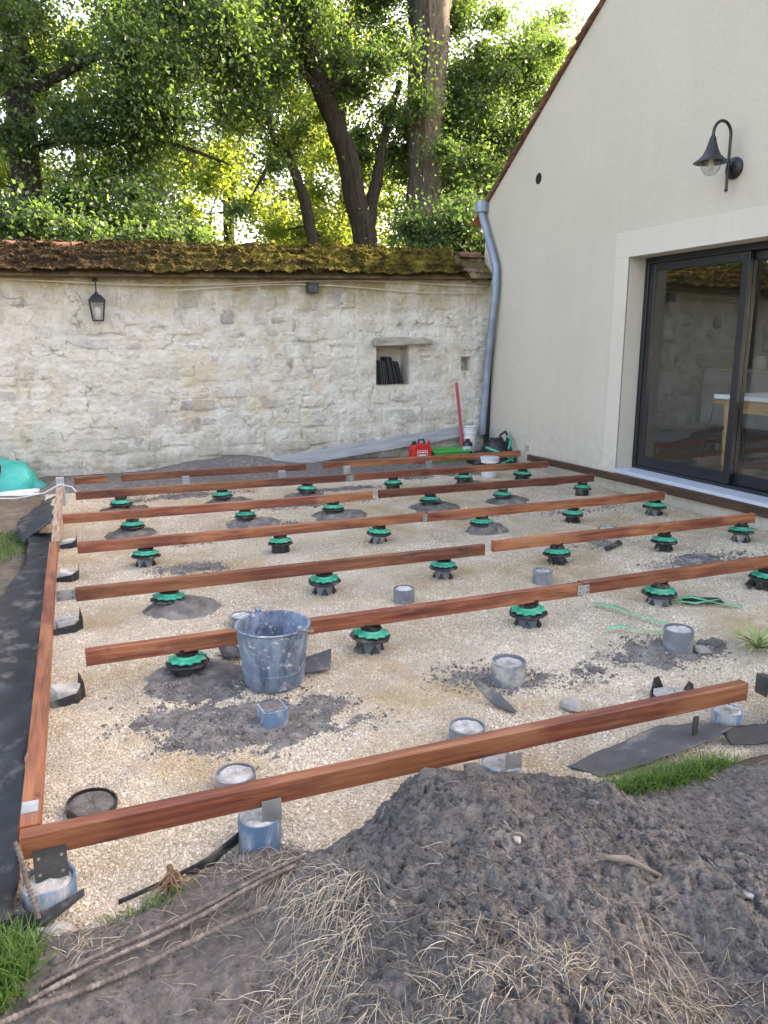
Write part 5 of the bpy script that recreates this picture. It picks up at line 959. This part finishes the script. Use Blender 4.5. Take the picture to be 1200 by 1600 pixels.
# spiky plant at the right edge
pm = thing('spiky_plant', 'pale spiky leaved plant at the right edge by the gravel', 'plant', (3.02, 2.62, 0))
for i in range(26):
    a = i * 2.4; e_ = random.uniform(.25, 1.2); L_ = random.uniform(.14, .24); mb = MB(); ca, sa = math.cos(a), math.sin(a); pts = [(ca * L_ * t * math.cos(e_ * (1 - .5 * t)), sa * L_ * t * math.cos(e_ * (1 - .5 * t)), .03 + L_ * t * math.sin(e_ * (1 - .6 * t))) for t in (0, .35, .7, 1)]; ws = (.006, .010, .007, .001); vs_ = []
    for p, w_ in zip(pts, ws): vs_ += [(p[0] - sa * w_, p[1] + ca * w_, p[2]), (p[0], p[1], p[2] - w_ * .5), (p[0] + sa * w_, p[1] - ca * w_, p[2])]
    mb.add(vs_, [(3 * s_ + j, 3 * s_ + j + 1, 3 * s_ + 4 + j, 3 * s_ + 3 + j) for s_ in range(3) for j in range(2)]); mb.build('leaf', M['palegreen'], pm)

# ---------------------------------------------------------------- trees
def leaves(name, clumps, n_, size, mat, parent, seed, flat=.75, tone0=.0, tone1=1.0):
    r2 = np.random.default_rng(seed); C_ = np.array(clumps, float); wgt = C_[:, 3] ** 2.2; idx = r2.choice(len(C_), n_, p=wgt / wgt.sum()); c_ = C_[idx]
    d_ = r2.normal(size=(n_, 3)); d_ /= np.linalg.norm(d_, axis=1)[:, None]; rad = np.abs(r2.normal(size=n_)) * .55 + .12; far_ = r2.random(n_) < .22; rad[far_] *= 2.1; p = c_[:, :3] + d_ * (c_[:, 3] * rad)[:, None] * np.array([1, 1, flat])
    nrm = r2.normal(size=(n_, 3)) + np.array([0, 0, .9]); nrm /= np.linalg.norm(nrm, axis=1)[:, None]; a = np.cross(nrm, r2.normal(size=(n_, 3))); a /= np.linalg.norm(a, axis=1)[:, None]; b_ = np.cross(nrm, a)
    L_ = size * r2.uniform(.6, 1.35, n_)[:, None]; W_ = L_ * r2.uniform(.5, .75, n_)[:, None]
    V_ = np.stack([p - a * L_ / 2, p + b_ * W_ / 2 + nrm * L_ * .12 - a * L_ * .08, p + a * L_ / 2, p - b_ * W_ / 2 + nrm * L_ * .12 - a * L_ * .08], 1)
    F_ = np.arange(4 * n_).reshape(n_, 4); ct_ = r2.random(len(C_)); tn = np.clip(tone0 + (tone1 - tone0) * (.5 * ct_[idx] + .5 * r2.random(n_)), 0, 1)
    return npmesh(name, V_.reshape(-1, 3), F_, M[mat], parent, tone=tn)
def clumpset(n_, cx_, cy_, cz_, rx, ry, rz_, r0, r1, seed, holes=()):
    r2 = np.random.default_rng(seed); out = []
    while len(out) < n_:
        q = r2.uniform(-1, 1, 3)
        if (q ** 2).sum() > 1: continue
        p = np.array([cx_ + q[0] * rx, cy_ + q[1] * ry, cz_ + q[2] * rz_])
        if any((p[0] - h[0]) ** 2 + (p[2] - h[1]) ** 2 < h[2] ** 2 for h in holes): continue
        if p[2] < 2.55: continue
        out.append((*p, r2.uniform(r0, r1)))
    return out
def tree(name, label, base, limbs, clumps, n_, size, mat, bark, seed, group='trees behind the stone wall', twigs=14, cat='tree', t0=0, t1=1):
    t_ = thing(name, label, cat, base, group=group); bx_, by_, bz_ = base; r2 = random.Random(seed); mb = MB()
    for pts, rad in limbs:
        P_ = []; Q = []
        for i in range(len(pts) - 1):
            for k in range(6): f = k / 6; P_.append(Vector(pts[i]).lerp(Vector(pts[i + 1]), f)); Q.append(rad[i] * (1 - f) + rad[i + 1] * f)
        P_.append(Vector(pts[-1])); Q.append(rad[-1])
        P_ = [p + Vector((r2.uniform(-1, 1), r2.uniform(-1, 1), 0)) * q * .14 for p, q in zip(P_, Q)]
        k0 = len(mb.v); mb.tube([p - Vector(base) for p in P_], Q, 18 if rad[0] > .15 else 10)
        c0 = [p - Vector(base) for p in P_]; nn = 18 if rad[0] > .15 else 10
        for i in range(k0, len(mb.v)):
            c_ = c0[min((i - k0) // nn, len(c0) - 1)]; v_ = Vector(mb.v[i]); mb.v[i] = tuple(c_ + (v_ - c_) * (1 + .10 * math.sin((i - k0) % nn * 2.5 + seed) + r2.uniform(-.05, .05)))
    mb.build('trunk', M[bark], t_, smooth=70)
    allp = [(Vector(p), q) for pts, rad in limbs for p, q in zip(pts, rad)]
    if twigs:
        mb = MB()
        for k in range(min(twigs, len(clumps))):
            c_ = Vector(clumps[int(r2.random() * len(clumps))][:3]); s_, q = min(allp, key=lambda a: (a[0] - c_).length + abs(a[0].z - c_.z + .4)); md_ = s_.lerp(c_, .5) + Vector((r2.uniform(-.2, .2), r2.uniform(-.2, .2), .15)); r0 = min(q * .4, .05)
            mb.tube([s_ - Vector(base), md_ - Vector(base), c_ - Vector(base)], [r0, r0 * .6, r0 * .25], 6)
        mb.build('branch', M[bark], t_, smooth=60)
    cl_ = [(c_[0] - bx_, c_[1] - by_, c_[2] - bz_, c_[3]) for c_ in clumps]
    leaves('crown', cl_, n_, size, mat, t_, seed, tone0=t0, tone1=t1); return t_
HOLES = [(4.1, 7.0, .5), (4.2, 5.1, .45), (3.75, 4.55, .3), (4.95, 4.3, .3)]
# left: dark trunk with a dense crown hanging to the wall
cl = clumpset(84, .9, 13.0, 6.9, 3.0, 2.0, 3.3, .28, .62, 1, HOLES + [(2.3, 3.9, .95), (3.1, 4.1, .8), (-.75, 3.6, .3)]) + [(1.2, 12.2, 3.6, .5), (.9, 12, 3.1, .5), (.4, 12, 3.2, .4), (1.3, 12.0, 3.1, .4), (2.3, 12.3, 4.8, .4), (1.6, 12, 4.6, .6), (.2, 12.2, 4.4, .5), (2.9, 12.4, 5.0, .4), (2.6, 12.2, 5.6, .5), (1.0, 11.6, 5.2, .6), (-.6, 12, 5, .4), (.3, 9.9, 2.75, .3), (.75, 9.7, 2.66, .26), (1.15, 9.8, 2.7, .28), (1.5, 10.0, 2.75, .26), (-.2, 9.9, 2.85, .3), (3.2, 12.6, 4.2, .3), (2.6, 12.6, 3.5, .3)]
tree('broadleaf_tree', 'tall dark trunked tree at the left whose dense crown hangs to the wall', (-.42, 13, -.2), [([(-.42, 13, -.2), (-.42, 13, 3), (-.38, 13, 6), (-.3, 13, 9.5)], [.26, .2, .17, .08]), ([(-.4, 13, 4.2), (.6, 12.7, 4.5), (1.8, 12.4, 4.3), (2.4, 12.3, 4.1)], [.07, .05, .03, .015]), ([(-.4, 13, 4.9), (.9, 12.6, 5.6), (2.3, 12.3, 5.8)], [.08, .05, .02])], cl, 150000, .064, 'leaf', 'bark_dark', 3)
# forked leaning tree
cl = clumpset(34, 4.2, 13.2, 7.0, 1.9, 1.5, 2.6, .3, .6, 2, HOLES) + [(4.3, 12.8, 5.9, .35), (4.7, 12.8, 5.5, .35), (5.2, 12.9, 5.2, .4), (3.3, 12.7, 5.6, .4), (5.2, 12.9, 6.2, .5)]
tree('forked_tree', 'leaning dark tree with a forked trunk in the middle', (4.85, 13, -.2), [([(4.85, 13, -.2), (4.82, 13, 3.3), (4.45, 13, 4.7), (4.15, 13, 5.4), (3.6, 13, 6.6), (3.2, 13, 8.5)], [.24, .19, .16, .15, .13, .08]), ([(4.85, 13, 3.35), (5.05, 13, 4.2), (5.15, 13, 4.8), (5.5, 13.1, 5.8)], [.13, .1, .08, .05]), ([(4.15, 13, 5.4), (3.6, 12.8, 5.75), (2.9, 12.7, 5.5)], [.07, .05, .025])], cl, 52000, .064, 'leaf', 'bark_dark', 5)
cl = clumpset(10, 3.5, 13.4, 5.2, .8, .8, .9, .25, .45, 4, HOLES) + [(4.0, 14, 5.1, .4), (4.4, 14.2, 5.4, .3), (3.6, 14, 4.7, .35), (4.3, 14, 4.1, .45), (4.0, 14, 3.4, .45), (4.4, 14, 3.3, .4), (3.5, 14, 3.4, .45), (4.0, 14.5, 7.0, .4), (4.9, 14, 4.1, .25)]
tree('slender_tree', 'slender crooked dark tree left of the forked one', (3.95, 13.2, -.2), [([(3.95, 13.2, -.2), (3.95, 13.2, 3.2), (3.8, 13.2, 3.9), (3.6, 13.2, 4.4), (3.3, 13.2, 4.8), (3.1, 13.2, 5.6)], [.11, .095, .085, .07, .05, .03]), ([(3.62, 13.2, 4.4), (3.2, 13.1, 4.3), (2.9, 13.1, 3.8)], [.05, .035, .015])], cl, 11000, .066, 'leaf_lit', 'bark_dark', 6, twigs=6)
# big straight trunk
cl = clumpset(46, 6.7, 14.3, 7.0, 2.2, 1.6, 3.6, .35, .7, 7, [(4.9, 4.2, .5), (6.0, 6.0, .6), (7.9, 7.2, .7)]) + [(6.0, 12.4, 4.6, .4), (5.6, 12.4, 5.3, .45), (6.6, 12.4, 3.6, .5), (5.3, 12.4, 6.0, .35), (7.0, 12.4, 4.3, .5)]
tree('tall_tree', 'tall thick grey barked tree trunk right of the forked tree', (5.95, 13, -.2), [([(5.95, 13, -.2), (5.92, 13, 3), (5.95, 13, 5), (6.0, 13, 7.2), (6.0, 13, 11)], [.33, .27, .28, .33, .22])], cl, 80000, .064, 'leaf', 'bark_grey', 8)
cl = clumpset(60, 8.0, 13.8, 5.0, 1.7, 1.8, 2.7, .28, .6, 9, [(8.1, 7.5, .6)]) + [(7.0, 13, 6.4, .4), (7.2, 13, 5.7, .45), (7.3, 13, 7.0, .35), (6.9, 12.6, 3.6, .5), (6.7, 12.6, 4.5, .4)]
tree('leafy_tree', 'dark green leafy tree right behind the roof edge', (8.4, 14, -.2), [([(8.4, 14, -.2), (8.4, 14, 4), (8.2, 14, 7)], [.2, .15, .06])], cl, 80000, .064, 'leaf', 'bark_dark', 9)
# undergrowth just behind the wall
cl = clumpset(30, 5.9, 11.2, 2.6, 1.3, .6, 1.1, .25, .45, 12)
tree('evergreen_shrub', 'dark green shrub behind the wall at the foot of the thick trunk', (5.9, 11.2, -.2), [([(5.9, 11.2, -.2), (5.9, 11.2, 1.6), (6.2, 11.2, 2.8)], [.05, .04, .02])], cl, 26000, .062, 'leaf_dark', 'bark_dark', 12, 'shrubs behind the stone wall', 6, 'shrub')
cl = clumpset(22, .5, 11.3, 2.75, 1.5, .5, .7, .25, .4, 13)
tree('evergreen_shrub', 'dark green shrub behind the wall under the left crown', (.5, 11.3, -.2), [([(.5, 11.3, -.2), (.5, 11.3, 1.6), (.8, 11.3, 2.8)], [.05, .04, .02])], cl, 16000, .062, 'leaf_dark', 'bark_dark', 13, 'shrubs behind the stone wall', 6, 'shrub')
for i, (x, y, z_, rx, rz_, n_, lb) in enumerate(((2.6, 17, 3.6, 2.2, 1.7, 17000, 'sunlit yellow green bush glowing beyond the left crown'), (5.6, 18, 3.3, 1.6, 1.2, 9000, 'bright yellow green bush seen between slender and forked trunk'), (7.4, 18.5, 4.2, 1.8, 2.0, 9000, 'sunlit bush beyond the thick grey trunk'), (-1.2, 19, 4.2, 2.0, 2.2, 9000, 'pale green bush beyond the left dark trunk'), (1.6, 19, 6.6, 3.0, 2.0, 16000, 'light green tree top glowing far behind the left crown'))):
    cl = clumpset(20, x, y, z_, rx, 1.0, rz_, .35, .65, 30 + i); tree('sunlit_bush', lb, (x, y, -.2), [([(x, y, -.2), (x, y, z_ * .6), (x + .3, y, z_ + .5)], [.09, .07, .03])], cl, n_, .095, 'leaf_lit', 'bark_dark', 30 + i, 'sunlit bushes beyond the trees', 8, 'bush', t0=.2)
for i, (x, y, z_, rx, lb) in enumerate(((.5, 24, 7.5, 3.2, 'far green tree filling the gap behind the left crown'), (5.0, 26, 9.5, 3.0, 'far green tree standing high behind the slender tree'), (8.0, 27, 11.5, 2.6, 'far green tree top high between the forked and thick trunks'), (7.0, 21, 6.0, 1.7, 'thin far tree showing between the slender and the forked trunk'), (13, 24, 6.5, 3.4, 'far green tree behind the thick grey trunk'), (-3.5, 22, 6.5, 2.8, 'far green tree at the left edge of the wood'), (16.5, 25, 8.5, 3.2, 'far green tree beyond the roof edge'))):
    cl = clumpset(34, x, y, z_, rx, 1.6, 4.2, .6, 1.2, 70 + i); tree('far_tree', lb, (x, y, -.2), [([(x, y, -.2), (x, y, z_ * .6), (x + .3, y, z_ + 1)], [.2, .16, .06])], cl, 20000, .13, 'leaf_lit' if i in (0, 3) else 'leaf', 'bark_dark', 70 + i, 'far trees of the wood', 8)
for i, (x, y, z_, lb) in enumerate(((-4.5, 13, 6.0, 'broad green tree behind the wall, left of the dark trunk'), (-9, 13.5, 6.0, 'tree far to the left behind the wall'))):
    cl = clumpset(36, x, y, z_, 2.4, 1.6, 3.2, .45, .8, 50 + i); tree('broadleaf_tree', lb, (x, y, -.2), [([(x, y, -.2), (x, y, 4), (x + .2, y, 8)], [.25, .2, .08])], cl, 14000, .13, 'leaf', 'bark_dark', 50 + i)
